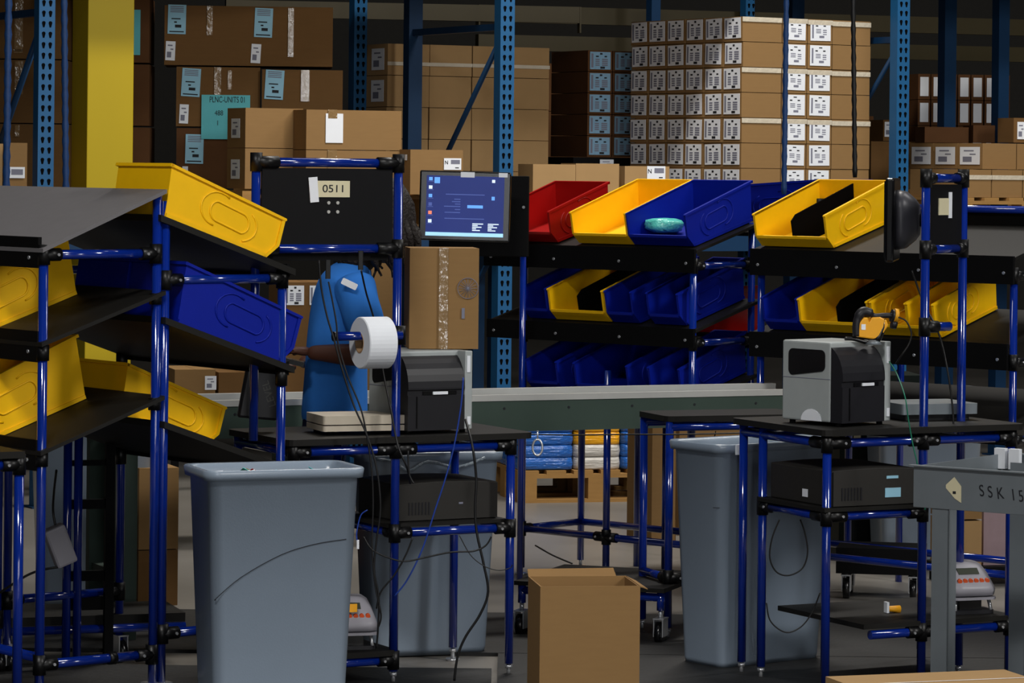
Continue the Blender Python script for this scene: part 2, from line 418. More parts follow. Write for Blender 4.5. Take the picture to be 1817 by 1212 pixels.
# ================================================================== tall labelled pallet load (centre right)
FD = Fr(1317, 18.35, 33.5, z=2.2)
rows = 7; ph = FD.z(28) - FD.z(73); zt = FD.z(28)
zb = zt - rows * ph
for r_ in range(rows):
    z = zt - (r_ + 1) * ph
    for k in range(6):
        if r_ == 0 and k > 5: continue
        j = random.uniform(-.004, .004)
        o = carton(FD.pt(0 + j, k * .174, z), 33.5, .276, .174, ph, CARD,
                   f'carton in {ORD[r_]} row, {ORD[k]} column from corner, left face of tall wrapped pallet', 'labelled cartons on the tall wrapped pallet')
        stick(o, 'grid2', .145, .112, 'l', .087, ph * .53, tilt=random.uniform(-1.5, 1.5))
        if k == 0 and r_ in (0, 2, 4): tape_strip(o, 0, .27, ph - .03, ph - .004, TAPEW)
    for k, (x, w_, d_, lb) in enumerate(((.276, .174, .276, 1), (.45, .174, .276, 1), (.624, .276, .174, 0))):
        j = random.uniform(-.003, .003)
        nm = ('left labelled', 'right labelled', 'blank right-hand')[k]
        o = carton(FD.pt(x, j, z), 33.5, w_, d_, ph, CARD,
                   f'{nm} carton in {ORD[r_]} row, right face of tall wrapped pallet', 'labelled cartons on the tall wrapped pallet')
        if lb: stick(o, 'grid', .142, .112, 'f', .087, ph * .53, tilt=random.uniform(-1, 1))
        if r_ in (0, 2, 4): tape_strip(o, 0, w_ - .002, ph - .03 - .003 * k, ph - .004 - .003 * k, TAPEW)
pallet(FD.pt(0, 0, zb - .141), 33.5, .9, 1.04, 'wooden pallet under the tall labelled carton load, on the rack')

# ================================================================== stack C: dim stack with blue-white labels left of the tall pallet
FC = Fr(1042, 19.3, 28, z=2.0)
pc = FC.z(85) - FC.z(123)
for r_ in range(5):
    z = FC.z(88) - (r_ + 1) * pc
    for k in range(2):
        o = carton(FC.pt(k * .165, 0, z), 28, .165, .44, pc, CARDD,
                   f'dim carton in {ORD[r_]} row, {("left", "right")[k]} column of the blue-labelled stack', 'cartons with pale blue labels in the dim stack')
        stick(o, 'grid3', .135, .1, 'f', .082, pc * .5)
# black carton below them
zc = FC.z(88) - 5 * pc
o = carton(FC.pt(-.1, -.02, zc - .09), 28, .6, .46, .09, BLK, 'low black carton with white label under the dim labelled stack', None, 'carton', 'black_carton', seam=False)
stick(o, 'small', .09, .06, 'f', .22, .045)
hz = zc - .09 - ZB - .13
carton(FC.pt(-.1, -.02, zc - .09 - hz), 28, .6, .46, hz, CARDD, 'dark brown carton just below the black carton')
pallet(FC.pt(-.12, -.04, zc - .09 - hz - .141), 28, .66, .6, 'wooden pallet under the dim labelled stack')

# ================================================================== stack B: plain tan cartons behind the middle upright
FB = Fr(686, 18.7, 28, z=2.0)
pb = FB.z(76) - FB.z(132.5)
cols = [686, 762, 838, 908, 976]
av = [FB.a(p, 0, 2.0) for p in cols]
for r_ in range(5):
    z = FB.z(76) - (r_ + 1) * pb
    for k in range(4):
        o = carton(FB.pt(av[k] + random.uniform(-.004, .004), 0, z), 28, av[k + 1] - av[k], .4, pb, CARD3,
                   f'plain tan carton, {ORD[r_]} row, {ORD[k]} column, stack behind the middle rack upright', 'plain tan cartons behind the middle upright')
        if r_ == 0: tape_strip(o, 0, av[k + 1] - av[k] - .002, pb * .3, pb * .3 + .02, TAPEW)
        if k == 0 and r_ < 3: stick(o, 'small', .16, .12, 'l', .12, pb * .5)
pallet(FB.pt(-.02, -.02, FB.z(76) - 5 * pb - .141), 28, 1.0, .5, 'wooden pallet under the plain tan cartons')

# ================================================================== stack A: big brown cartons with light blue sheets
YA = 17.95
def at(px, py, Y): return W(px, py, Y)
def big(px0, px1, py0, py1, Y, yaw, d, m, label, group=None, fill=True):
    p = W(px0, py1, Y); s = sc(Y); wv = (px1 - px0) / s / math.cos(R(yaw)); h = (py1 - py0) / s
    return carton(p, yaw, wv, d, h, m, label, group), wv, h, s
def lab_at(o, wv, h, s, px0, py1, x, y, w_, h_, kind, tilt=0, yaw=4, **k):
    return stick(o, kind, w_ / s, h_ / s, 'f', (x - px0) / s / math.cos(R(yaw)), (py1 - y) / s, tilt=tilt, **k)
G = 'big brown cartons with light blue sheets'
o, wv, h, s = big(290, 590, 8, 115, YA, 4, .5, CARD2, 'widest big brown carton on top, two light blue sheets', G)
lab_at(o, wv, h, s, 290, 115, 313, 34, 32, 52, 'sheet', 1); lab_at(o, wv, h, s, 290, 115, 466, 38, 32, 52, 'sheet', 2)
lab_at(o, wv, h, s, 290, 115, 302, 90, 17, 34, 'small', 2); lab_at(o, wv, h, s, 290, 115, 453, 93, 17, 34, 'small', 3)
tape_strip(o, 76 / s, 86 / s, h * .5, h - .004); tape_strip(o, 220 / s, 230 / s, .05, h - .01)
o, wv, h, s = big(311, 461, 117, 224, YA, 4, .5, CARD2, 'big brown carton, second row left, behind the teal sheet', G)
lab_at(o, wv, h, s, 311, 224, 338, 146, 33, 50, 'sheet', 3); lab_at(o, wv, h, s, 311, 224, 326, 202, 16, 34, 'small', 2)
tape_strip(o, 68 / s, 80 / s, h * .5, h - .004); tape_strip(o, 92 / s, 99 / s, h * .62, h - .02)
tl = stick(o, 'none', 86 / s, 70 / s, 'f', 89 / s, (224 - 206) / s); tl.name = 'teal_sheet'
tl.data = MB().box(-43 / s, 43 / s, -.003, -.001, -.035 - 0.1, .1).mesh('teal_sheet', PAPT); tl['label'] = 'teal paper sheet with black print'
tl.location = (89 / s, -.004, (224 - 201) / s)
for st, x, z in (('PLNC-UNITS 01', 3, .074), ('488', -12, .003), ('1', -14, -.05)):
    text('lettering', st, .045 if len(st) > 4 else .038, INKD, tl, (x / s, -.0036, z), (R(90), 0, 0), sx=.62 if len(st) > 4 else .8)
o, wv, h, s = big(463, 608, 122, 226, YA, 4, .5, CARD2, 'big brown carton, second row right, one blue sheet', G)
lab_at(o, wv, h, s, 463, 226, 486, 150, 33, 52, 'sheet', 3); tape_strip(o, 70 / s, 85 / s, h * .45, h - .004)
o, wv, h, s = big(311, 461, 226, 333, YA, 4, .5, CARDD, 'big dark brown carton, third row left, above the yellow bin', G)
lab_at(o, wv, h, s, 311, 333, 344, 264, 32, 52, 'sheet', 1); lab_at(o, wv, h, s, 311, 333, 328, 312, 10, 34, 'small', 0)
o, wv, h, s = big(463, 608, 228, 333, YA, 4, .5, CARDD, 'big dark brown carton, third row right, behind the light cartons', G)
pallet(W(300, 333 + 47, YA), 4, .95, .6, 'wooden pallet under the big brown cartons')
# stack seen just right of the yellow column
for i, (y0, y1) in enumerate(((-8, 110), (112, 222), (224, 335))):
    o, wv, h, s = big(150, 265, y0, y1, 17.9, 3, .5, CARDD, f'dark carton beside the yellow column, {ORD[i]} from the top', 'dark cartons beside the yellow column')
    if i == 0: stick(o, 'none', 22 / s, 80 / s, 'f', (238 - 150) / s, .14).data = MB().box(-.02, .03, -.003, 0, -.1, .14).mesh('teal_sheet', PAPT)
pallet(W(150, 335 + 49, 17.9), 3, .36, .6, 'wooden pallet under the dark cartons beside the column')

# front light cartons on the rack edge
FA = Fr(435, 17.3, 28, z=1.9)
zs = [FA.z(190), FA.z(262), FA.z(335)]
for i in range(2):
    o = carton(FA.pt(0, 0, zs[i + 1]), 28, .33, .24, zs[i] - zs[i + 1], CARD, f'light tan carton left of the pair, {("upper", "lower")[i]} one, above the board', 'light tan cartons on the rack edge')
    stick(o, 'small', .11, .1, 'l', .12, .1)
FA2 = Fr(543, 17.25, 24, z=1.9)
zs2 = [FA2.z(193), FA2.z(265), FA2.z(337)]
w2 = FA2.a(714, 0, 1.9)
for i in range(2):
    o = carton(FA2.pt(0, 0, zs2[i + 1]), 24, w2, .3, zs2[i] - zs2[i + 1], CARD, f'wide light tan carton with white sheet, {("upper", "lower")[i]} one, above the board', 'light tan cartons on the rack edge')
    if i == 0: stick(o, 'plain', .095, .15, 'f', .155, .11, lab='plain white sheet')
    tape_strip(o, .12, .17, .0 if i else .16, .205)
FA3 = Fr(728, 17.35, 28, z=1.8)
o = carton(FA3.pt(0, 0, FA3.z(345)), 28, FA3.a(823, 0, 1.7), .25, FA3.z(264) - FA3.z(345), CARD, 'tan carton with N label just above the monitor')
stick(o, 'barcode', .1, .06, 'f', FA3.a(803, 0, 1.7), FA3.z(291, .2) - FA3.z(345), letter='N')
stick(o, 'plain', .05, .03, 'l', .06, .19)
pallet(FA.pt(-.02, -.02, FA.z(337) - .145), 28, 1.1, .3, 'wooden pallet under the light tan cartons')
# ================================================================== left stack behind the far left upright
o, wv, h, s = big(-60, 118, -20, 103, 17.7, 2, .5, CARD2, 'brown carton at far left edge, topmost', 'brown cartons at the far left')
tape_strip(o, (25 + 60) / s, (40 + 60) / s, h * .1, h - .01); tape_strip(o, 84 / s, 100 / s, .03, .05)
o, wv, h, s = big(-60, 118, 104, 217, 17.7, 2, .5, CARD2, 'brown carton at far left edge, second from the top', 'brown cartons at the far left')
tape_strip(o, (25 + 60) / s, (40 + 60) / s, h * .45, h - .01)
o, wv, h, s = big(-60, 118, 218, 333, 17.7, 2, .5, CARD2, 'brown carton at far left edge, lowest behind the small tan carton', 'brown cartons at the far left')
tape_strip(o, (25 + 60) / s, (33 + 60) / s, h * .8, h - .01)
o, wv, h, s = big(12, 48, 252, 333, 16.7, 8, .25, CARD, 'small tan carton with white label at the far left')
stick(o, 'block', .075, .055, 'f', .05, .075)
o, wv, h, s = big(-60, 4, 253, 333, 16.7, 8, .25, CARD3, 'small pale carton cut by the left picture edge')
pallet(W(-60, 333 + 50, 16.65), 3, .38, 1.0, 'wooden pallet edge at far left')
# yellow building column
FY = Fr(155, 16.85, 28, z=2.0)
wy = FY.a(237, 0, 2.0)
t = froot('building_column', 'thick square building column painted yellow behind the left rack', 'column', FY)
MB().box(0, wy, 0, .22, 0, 7.8).build('column_shaft', CYEL, t, bevel=.004); MB().box(-.06, wy + .06, -.06, .28, 0, .02).build('base_plate', CYEL, t)

# ================================================================== right of the tall pallet
FG = Fr(1567, 20.3, 28, z=1.9)
for i in range(2):
    o = carton(FG.pt(i * .085, 0, FG.z(250)), 28, .083, .3, .13, CARD2, f'narrow dim carton with white label right of the tall pallet, {("left", "right")[i]} one', 'narrow cartons beside the right upright')
    stick(o, 'small', .06, .09, 'f', .04, .07)
carton(FG.pt(-.1, -.02, FG.z(335)), 28, .5, .34, FG.z(250) - FG.z(335), CARD2, 'dim brown carton under the two narrow labelled cartons')
pallet(FG.pt(-.12, -.04, FG.z(335) - .141), 28, .55, .5, 'wooden pallet behind the right upright')
FE = Fr(1743, 19.1, 28, z=1.7)
ze = [FE.z(253), FE.z(300), FE.z(350)]
for k in range(3):
    o = carton(FE.pt(0, k * .24, ze[1]), 28, .24, .24, ze[0] - ze[1], CARD, f'upper right-hand carton with label, {("nearest", "middle", "farthest")[k]} on the shadowed side', 'tan cartons at the right edge')
    stick(o, 'small', .19, .1, 'l', .12, .075)
tape_strip(o, 0, .2, .1, .12)
carton(FE.pt(.24, 0, ze[1]), 28, .24, .24, ze[0] - ze[1], CARD, 'upper row tan carton at the far right edge', 'tan cartons at the right edge')
for k in range(4):
    o = carton(FE.pt(-.22 + k * .215, -.1, ze[2]), 28, .215, .5, ze[1] - ze[2], CARD, f'bottom row tan carton over the pallet edge, {ORD[k]} from the left', 'tan cartons at the right edge')
    tape_strip(o, 0, .213, .1, .125, TAPEW)
pallet(FE.pt(-.24, -.12, ze[2] - .141), 28, .95, 1.0, 'yellowish wooden pallet at the right edge')
for px0, px1, py0, lb in ((1640, 1722, 224, 'left'), (1726, 1797, 221, 'middle')):
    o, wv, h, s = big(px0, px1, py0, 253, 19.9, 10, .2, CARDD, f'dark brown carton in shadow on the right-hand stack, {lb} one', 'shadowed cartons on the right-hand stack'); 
o, wv, h, s = big(1798, 1860, 208, 253, 19.5, 20, .2, CARD2, 'brown carton with white label at the right picture edge'); stick(o, 'small', .05, .1, 'f', .05, .07)

# dim second rack row behind
FF = Fr(1628, 21.2, 12, z=2.0)
for r_ in range(3):
    for k in range(7):
        zz = FF.z(130) - (r_ + 1) * (FF.z(130) - FF.z(176))
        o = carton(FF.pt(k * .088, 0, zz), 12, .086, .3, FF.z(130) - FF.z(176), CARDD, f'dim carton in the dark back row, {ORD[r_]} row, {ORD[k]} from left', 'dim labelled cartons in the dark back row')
        stick(o, 'plain', .055, .12, 'f', .043, .08)
pallet(FF.pt(-.02, -.02, FF.z(130) - 3 * (FF.z(130) - FF.z(176)) - .141), 12, .68, .5, 'wooden pallet in the dark back row')
RB2 = Fr(640, 20.4, 28, z=2.0)
def back_upright(px, Y, wpx, label, slots=False):
    f = Fr(px, Y, 28, z=2.2)
    t = froot('rack_upright', label, 'pallet rack', f, 'back row rack uprights')
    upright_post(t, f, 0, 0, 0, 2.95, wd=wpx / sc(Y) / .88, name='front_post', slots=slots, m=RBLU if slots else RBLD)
    MB().box(-.02, .1, -.03, .1, 0, .008).build('foot_plate', RBLD, t)
    return t, f
back_upright(628, 18.9, 22, 'slotted blue upright in shadow between brown and tan cartons', True)
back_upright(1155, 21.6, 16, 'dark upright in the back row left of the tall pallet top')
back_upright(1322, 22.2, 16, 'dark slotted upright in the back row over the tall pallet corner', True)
back_upright(1676, 20.0, 22, 'dark upright in the back row left of the right-hand shadow cartons')
back_upright(1772, 19.9, 20, 'dark upright in the back row near the right picture edge')
fb = Fr(900, 21.8, 20, z=2.2)
for k, (z, h_, lb) in enumerate(((2.42, .1, 'lower'), (2.6, .11, 'upper'))):
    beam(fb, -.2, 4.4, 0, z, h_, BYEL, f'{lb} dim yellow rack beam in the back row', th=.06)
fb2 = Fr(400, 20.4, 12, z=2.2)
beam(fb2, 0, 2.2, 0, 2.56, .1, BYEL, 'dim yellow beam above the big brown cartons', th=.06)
for k in range(6):
    w_ = .42
    carton(Fr(880, 21.0, 14, z=2.0).pt(k * w_ - .1 - (k > 2) * .0, 0, 2.02), 14, w_, .4, .3, CARDD, f'dark carton high in the back row, {ORD[k]} from the left', 'dark cartons high in the back row')
carton(Fr(880, 21.0, 14, z=2.0).pt(-.12, -.02, 1.6), 14, 2.6, .5, .42, CARDD, 'long dark carton supporting the back row cartons')

# wire decks carrying the pallets between the beams, front and back row
for A, B, b0, b1, lb in ((a0 + .9, a1 - .03, .06, 1.045, 'left bay'), (a1 + .12, a2 - .03, .06, 1.045, 'right bay'), (a2 + .12, a2 + 2.5, .06, 1.045, 'bay beyond the right upright'), (a0 - 2.3, a0 - .05, .06, 1.045, 'bay beyond the far left upright')):
    t = thing('rack_deck', 'wire deck on the beams of the ' + lb, 'rack deck', RK.pt(A, 0, ZB - .03), (0, 0, RK.yaw))
    q = MB()
    x = 0
    while x < B - A: q.box(x, x + .006, b0, b1, .02, .029); x += .06
    for y in (b0 + .1, (b0 + b1) / 2, b1 - .1): q.box(0, B - A, y, y + .008, .012, .02)
    q.build('wire_mesh', GMET, t)
def back_shelf(A, B, b0, b1, lb):
    t = thing('rack_shelf', lb, 'rack shelf', RK.pt(A, b0, 0), (0, 0, RK.yaw))
    for x in (0, B - A - .07):
        for y in (0, b1 - b0 - .06): MB().box(x, x + .07, y, y + .06, 0, ZB - .06).build('post', RBLD, t)
    MB().box(0, B - A, 0, b1 - b0, ZB - .06, ZB - .002).build('shelf_deck', RBLD, t)
back_shelf(a0 - .4, a1 + .55, 1.2, 2.3, 'dark shelf of the back-to-back rack behind the left bay')
back_shelf(a1 + .6, a2 + 2.6, 1.2, 2.6, 'dark shelf of the back-to-back rack behind the right bay')
# ================================================================== pipe work helpers
PR = 0.0145
def pipe(root, p0, p1, name='pipe', m=PIPE, r=PR, lab=None):
    o = MB().cyl(p0, p1, r, seg=16).build(name, m, root)
    if lab: o['label'] = lab
    return o
def collar(root, x, y, z0, z1, r=0.0195):
    return MB().cyl((x, y, z0), (x, y, z1), r, seg=14).build('pipe_joint', JOINT, root)
def joint(root, x, y, z, arms, L=.055, r=0.0195, screws=True):
    """black clamp joint: a sleeve on the post with short sleeves along arms (unit dirs)"""
    q = MB(); q.cyl((x, y, z - .03), (x, y, z + .03), r, seg=14)
    for d in arms:
        d = Vector(d); q.cyl(Vector((x, y, z)), Vector((x, y, z)) + d * L, r, seg=12)
    o = q.build('pipe_joint', JOINT, root)
    if screws:
        for d in arms:
            d = Vector(d); c = Vector((x, y, z)) + d * (L * .72); n = Vector((d.y, -d.x, 0))
            if n.length < .1: n = Vector((0, -1, 0))
            n.normalize()
            if abs(n.y) > .2 and n.y > 0: n = -n
            MB().cyl(c + n * r * .9, c + n * (r + .004), .0045, seg=8).build('screw', CHRM, o)
    return o
def foot(root, x, y):
    q = MB(); q.cyl((x, y, 0), (x, y, .008), .024, seg=14); q.cyl((x, y, .008), (x, y, .045), .007, seg=8); q.cyl((x, y, .03), (x, y, .04), .013, seg=6)
    return q.build('levelling_foot', CHRM, root)
def caster(root, x, y):
    q = MB(); q.cyl((x - .012, y, .04), (x + .012, y, .04), .04, seg=18); w = q.build('caster_wheel', BLKG, root)
    q = MB(); q.box(x - .018, x - .014, y - .03, y + .03, .03, .09); q.box(x + .014, x + .018, y - .03, y + .03, .03, .09); q.box(x - .02, x + .02, y - .03, y + .03, .09, .095)
    q.cyl((x, y, .094), (x, y, .12), .008); q.build('fork', CHRM, w)

# ================================================================== hopper bins
BINM = {}
def bin_meshes(Wd, L, H, m, div, mark=True):
    key = (Wd, L, H, m.name, div, mark)
    if key in BINM: return BINM[key]
    t = .004; Hf = H * .86; lip = H * .27
    prof = [(.03, 0), (0, H), (L, Hf), (L + .004, H * .3), (L - .03, 0)]
    q = MB()
    for s in (-1, 1):
        y0, y1 = (Wd / 2 - t, Wd / 2) if s > 0 else (-Wd / 2, -Wd / 2 + t)
        q.prism(prof, y0, y1, 'y')
        # rim ledge along the top and down the front edge
        ya, yb = (Wd / 2 - t, Wd / 2 + .007) if s > 0 else (-Wd / 2 - .007, -Wd / 2 + t)
        q.prism([(-.004, H), (-.004, H - .009), (L, Hf - .009), (L + .004, Hf - .004), (L, Hf)], ya, yb, 'y')
        yc, yd = (Wd / 2, Wd / 2 + .005) if s > 0 else (-Wd / 2 - .005, -Wd / 2)
        q.prism([(L - .012, Hf - .008), (L, Hf - .008), (L + .004, H * .3), (L - .008, H * .3)], yc, yd, 'y')
        q.prism([(L - .008, H * .3), (L + .004, H * .3), (L - .03, 0), (L - .042, 0)], yc, yd, 'y')
        q.prism([(.03, 0), (.03, .012), (L - .036, .012), (L - .03, 0)], yc, yd, 'y')
    q.box(.03, L - .03, -Wd / 2, Wd / 2, 0, t)
    q.prism([(.03, 0), (0, H), (t, H), (.03 + t, 0)], -Wd / 2 + t, Wd / 2 - t, 'y')
    q.prism([(-.006, H), (-.006, H - .01), (t, H - .01), (t, H)], -Wd / 2 - .007, Wd / 2 + .007, 'y')
    q.prism([(L - .03, 0), (L + .004, H * .3), (L, H * .3 + .004), (L - .004, H * .3), (L - .036, t)], -Wd / 2 + t, Wd / 2 - t, 'y')
    q.box(L - .002, L + .006, -Wd / 2 + t, Wd / 2 - t, H * .3 - .006, H * .3 + .004)
    mk = q
    if mark:
        cx, cz = L * .56, H * .46
        for s in (-1, 1):
            y = s * (Wd / 2 + .0004)
            st = []
            for k in range(20):       # the long oval, open at one end
                a = 2 * math.pi * k / 20
                px = .046 * (1 if math.cos(a) > 0 else -1) + .03 * math.cos(a); st.append((cx + px, y, cz + .03 * math.sin(a) + px * -.08))
            mk.tube(st, .0036, seg=6, closed=True)
            st = []
            for k in range(15):       # the swirl round its back end
                a = R(60 + 210 * k / 14); st.append((cx - .05 + .062 * math.cos(a), y, cz + .01 + .052 * math.sin(a)))
            mk.tube(st, .0033, seg=6)
            st = []
            for k in range(9):
                a = R(-70 + 130 * k / 8); st.append((cx + .045 + .062 * math.cos(a), y, cz - .008 + .05 * math.sin(a)))
            mk.tube(st, .0033, seg=6)
    body = q.mesh('bin_body', m); mark_me = None
    dv = None
    if div:
        d = MB(); d.prism([(.034, t), (.006, H - .012), (L * .9, Hf - .014 + .1 * (H - Hf)), (L - .012, Hf - .03), (L - .01, H * .3), (L - .034, t)], -.003, .003, 'y')
        dv = d.mesh('divider', mat('black_divider_plastic', (5, 5, 6), .9, spec=.03))
    BINM[key] = (body, mark_me, dv); return BINM[key]

def hopper(loc, yaw, tilt, Wd, L, H, m, label, group=None, div=False, mark=True, cards=False):
    """yaw: compass of the open front; tilt: degrees the front dips"""
    b, k, d = bin_meshes(Wd, L, H, m, div, mark)
    t = thing('storage_bin', label, 'storage bin', loc, (0, R(tilt), R(yaw)), group)
    for nm, me in (('bin_body', b), ('embossed_mark', k), ('divider', d)):
        if me is not None:
            o = bpy.data.objects.new(nm, me); COL.objects.link(o); o.parent = t
            if nm == 'divider': o['label'] = 'black lengthwise divider'
    return t

# ================================================================== left flow racks, back to back
TL = 19.0
RL = Fr(284, 10.3, 38, z=1.1)
D1 = RL.a(499, 0, 1.0); D0 = -RL.a(75, 0, 1.0); LL = .95
def shelf(root, x0, z0, x1, z1, y0, y1, m=DBRD, th=.02, lip=.07, name='shelf', lipm=BLK, liplen=None):
    """sloping board from its low front (x0,z0) to its high rear (x1,z1)"""
    s = 1 if x1 > x0 else -1
    q = MB(); q.prism([(x0, z0), (x1, z1), (x1, z1 - th), (x0, z0 - th)], y0, y1, 'y')
    o = q.build(name, m, root)
    if lip:
        c = MB(); c.box(min(x0 + s * .001, x0 + s * .013), max(x0 + s * .001, x0 + s * .013), y0 + .03, y1, z0 - lip * .62, z0 + lip * .35)
        e = c.build('front_lip', lipm, root)
        for y in (y0 + .08, y1 - .08): MB().cyl((x0 + s * .001, y, z0 - lip * .3), (x0 - s * .003, y, z0 - lip * .3), .006, seg=8).build('screw', CHRM, e)
    return o
# right-facing rack (front at +x)
t = froot('flow_rack', 'blue pipe rack of sloping black shelves facing the person, left of the board', 'flow rack', RL)
ztopb = RL.z(345, 0, 0)
zf = RL.z(487, D1, 0)
for x, y, z0, zt_ in ((.0147, 0, .02, ztopb - .02), (D1, 0, .02, zf), (.018, LL, .02, ztopb - .02), (D1, LL, .02, zf)):
    pipe(t, (x, y, z0), (x, y, zt_), 'post')
zr = RL.z(497, 0, 0)
for y in (0, LL):
    pipe(t, (.018, y, zr), (D1, y, zr), 'side_rail'); pipe(t, (.018, y, .24), (D1, y, .24), 'side_rail')
    joint(t, D1, y, zr, [(-1, 0, 0)]); joint(t, .018, y, zr, [(1, 0, 0)], screws=True)
    joint(t, D1, y, .24, [(-1, 0, 0)]); joint(t, .018, y, .24, [(1, 0, 0)])
TAN = math.tan(R(TL))
zl = []
for py0, py1 in ((385, 0), (563, 0), (748, 0)):
    zb_ = RL.z(py0, 0, -.03); zl.append(zb_)
for i, zb_ in enumerate(zl):
    x1_ = D1 + .03
    shelf(t, x1_, zb_ - (x1_ - .0) * TAN, .0 if i else -.02, zb_ + (.0 if i else .02 * TAN), -.03, LL + .03, lip=.045, m=DBRD)
    for y in (-.0, LL):
        collar(t, D1, y, zb_ - x1_ * TAN - .06, zb_ - x1_ * TAN + .0)
for x in (.018, D1):
    for y in (0, LL): caster(t, x, y)
S1 = zl
# left-facing rack (front at -x)
t = froot('flow_rack', 'blue pipe rack with grey sloping top board at the left picture edge', 'flow rack', RL)
ztf = RL.z(438, -D0, 0)
for x, y, z0, zt_ in ((-.0147, 0, .02, ztopb), (-D0, 0, .02, ztf - .015), (-.018, LL, .02, ztopb), (-D0, LL, .02, ztf - .015)):
    pipe(t, (x, y, z0), (x, y, zt_), 'post')
zr = RL.z(450, 0, 0); zlow = RL.z(1160, 0, 0)
for y in (0, LL):
    for z in (zr, zlow):
        pipe(t, (-.018, y, z), (-D0, y, z), 'side_rail'); joint(t, -.018, y, z, [(-1, 0, 0)]); joint(t, -D0, y, z, [(1, 0, 0)])
    collar(t, -.018, y, RL.z(540, 0, 0), RL.z(520, 0, 0)); collar(t, -.018, y, RL.z(727, 0, 0), RL.z(705, 0, 0))
    collar(t, -D0, y, RL.z(640, -D0, 0), RL.z(612, -D0, 0)); collar(t, -D0, y, RL.z(828, -D0, 0), RL.z(803, -D0, 0))
MB().cyl((-D0 * .42, 0, zlow), (-D0 * .36, 0, zlow), .0195, seg=14).build('pipe_joint', JOINT, t)
zc0 = [(RL.z(336, 0, -.02), RL.z(436, -D0, -.02)), (RL.z(516, 0, -.02), RL.z(604, -D0, -.02)), (RL.z(702, 0, -.02), RL.z(797, -D0, -.02))]
for i, (zb_, z0_) in enumerate(zc0):
    xf = -D0 - .02
    sl = (z0_ - zb_) / (-D0)
    shelf(t, xf, zb_ + sl * xf, .0, zb_, -.03, 1.7 if i == 0 else LL + .6, lip=.095, m=GBRD if i == 0 else DBRD, name='top_board' if i == 0 else 'shelf', th=.012)
SL0 = math.degrees(math.atan(sl)); 
for x in (-.018, -D0):
    for y in (0, LL): caster(t, x, y)
pipe(t, (-D0, 0, zlow + .02), (-D0, LL, zlow + .02), 'rail'); 
# ---- bins in these racks
def on(fr, a, b, z): return fr.pt(a, b, z)
x0 = -.045
hopper(on(RL, x0 + .02, .14, S1[0] - (x0 + .02) * TAN + .002), 38, TL, .31, .45, .16, YEL, 'large yellow bin tipped forward on top of the left rack', div=False)
hopper(on(RL, .03, .15, S1[1] - .03 * TAN + .002), 38, TL, .31, .46, .185, BLU, 'large blue bin beside the right front post of the left rack', 'bins of the right-facing left rack')
hopper(on(RL, .03, .48, S1[1] - .03 * TAN + .002), 38, TL, .31, .46, .185, BLU, 'blue bin in shadow behind the large blue bin, left rack', 'bins of the right-facing left rack')
hopper(on(RL, -.03, .37, S1[2] + .03 * TAN + .002), 38, TL, .3, .39, .16, YEL, 'low yellow bin on the lowest sloping shelf, left rack', 'bins of the right-facing left rack')
hopper(on(RL, -.03, .70, S1[2] + .03 * TAN + .002), 38, TL, .3, .39, .16, YEL, 'low yellow bin in shadow behind the other low yellow bin', 'bins of the right-facing left rack')
def r0bin(x, y, i, Wd, L, H, m, label):
    zb_, z0_ = zc0[i]; s_ = (z0_ - zb_) / (-D0)
    z = zb_ + s_ * x + .002
    return hopper(on(RL, x, y, z), 218, SL0, Wd, L, H, m, label, 'bins of the left-facing rack')
r0bin(-.045, .53, 1, .31, .46, .19, YEL, 'yellow bin on the middle shelf at the left picture edge')
r0bin(-.05, .46, 2, .31, .46, .2, YEL, 'yellow bin on the lower shelf at the left picture edge')
r0bin(-.045, .86, 1, .31, .46, .19, BLU, 'dark blue bin behind the yellow one, middle shelf at far left')
r0bin(-.045, .79, 2, .31, .46, .2, YEL, 'yellow bin behind the other on the lower shelf at far left')

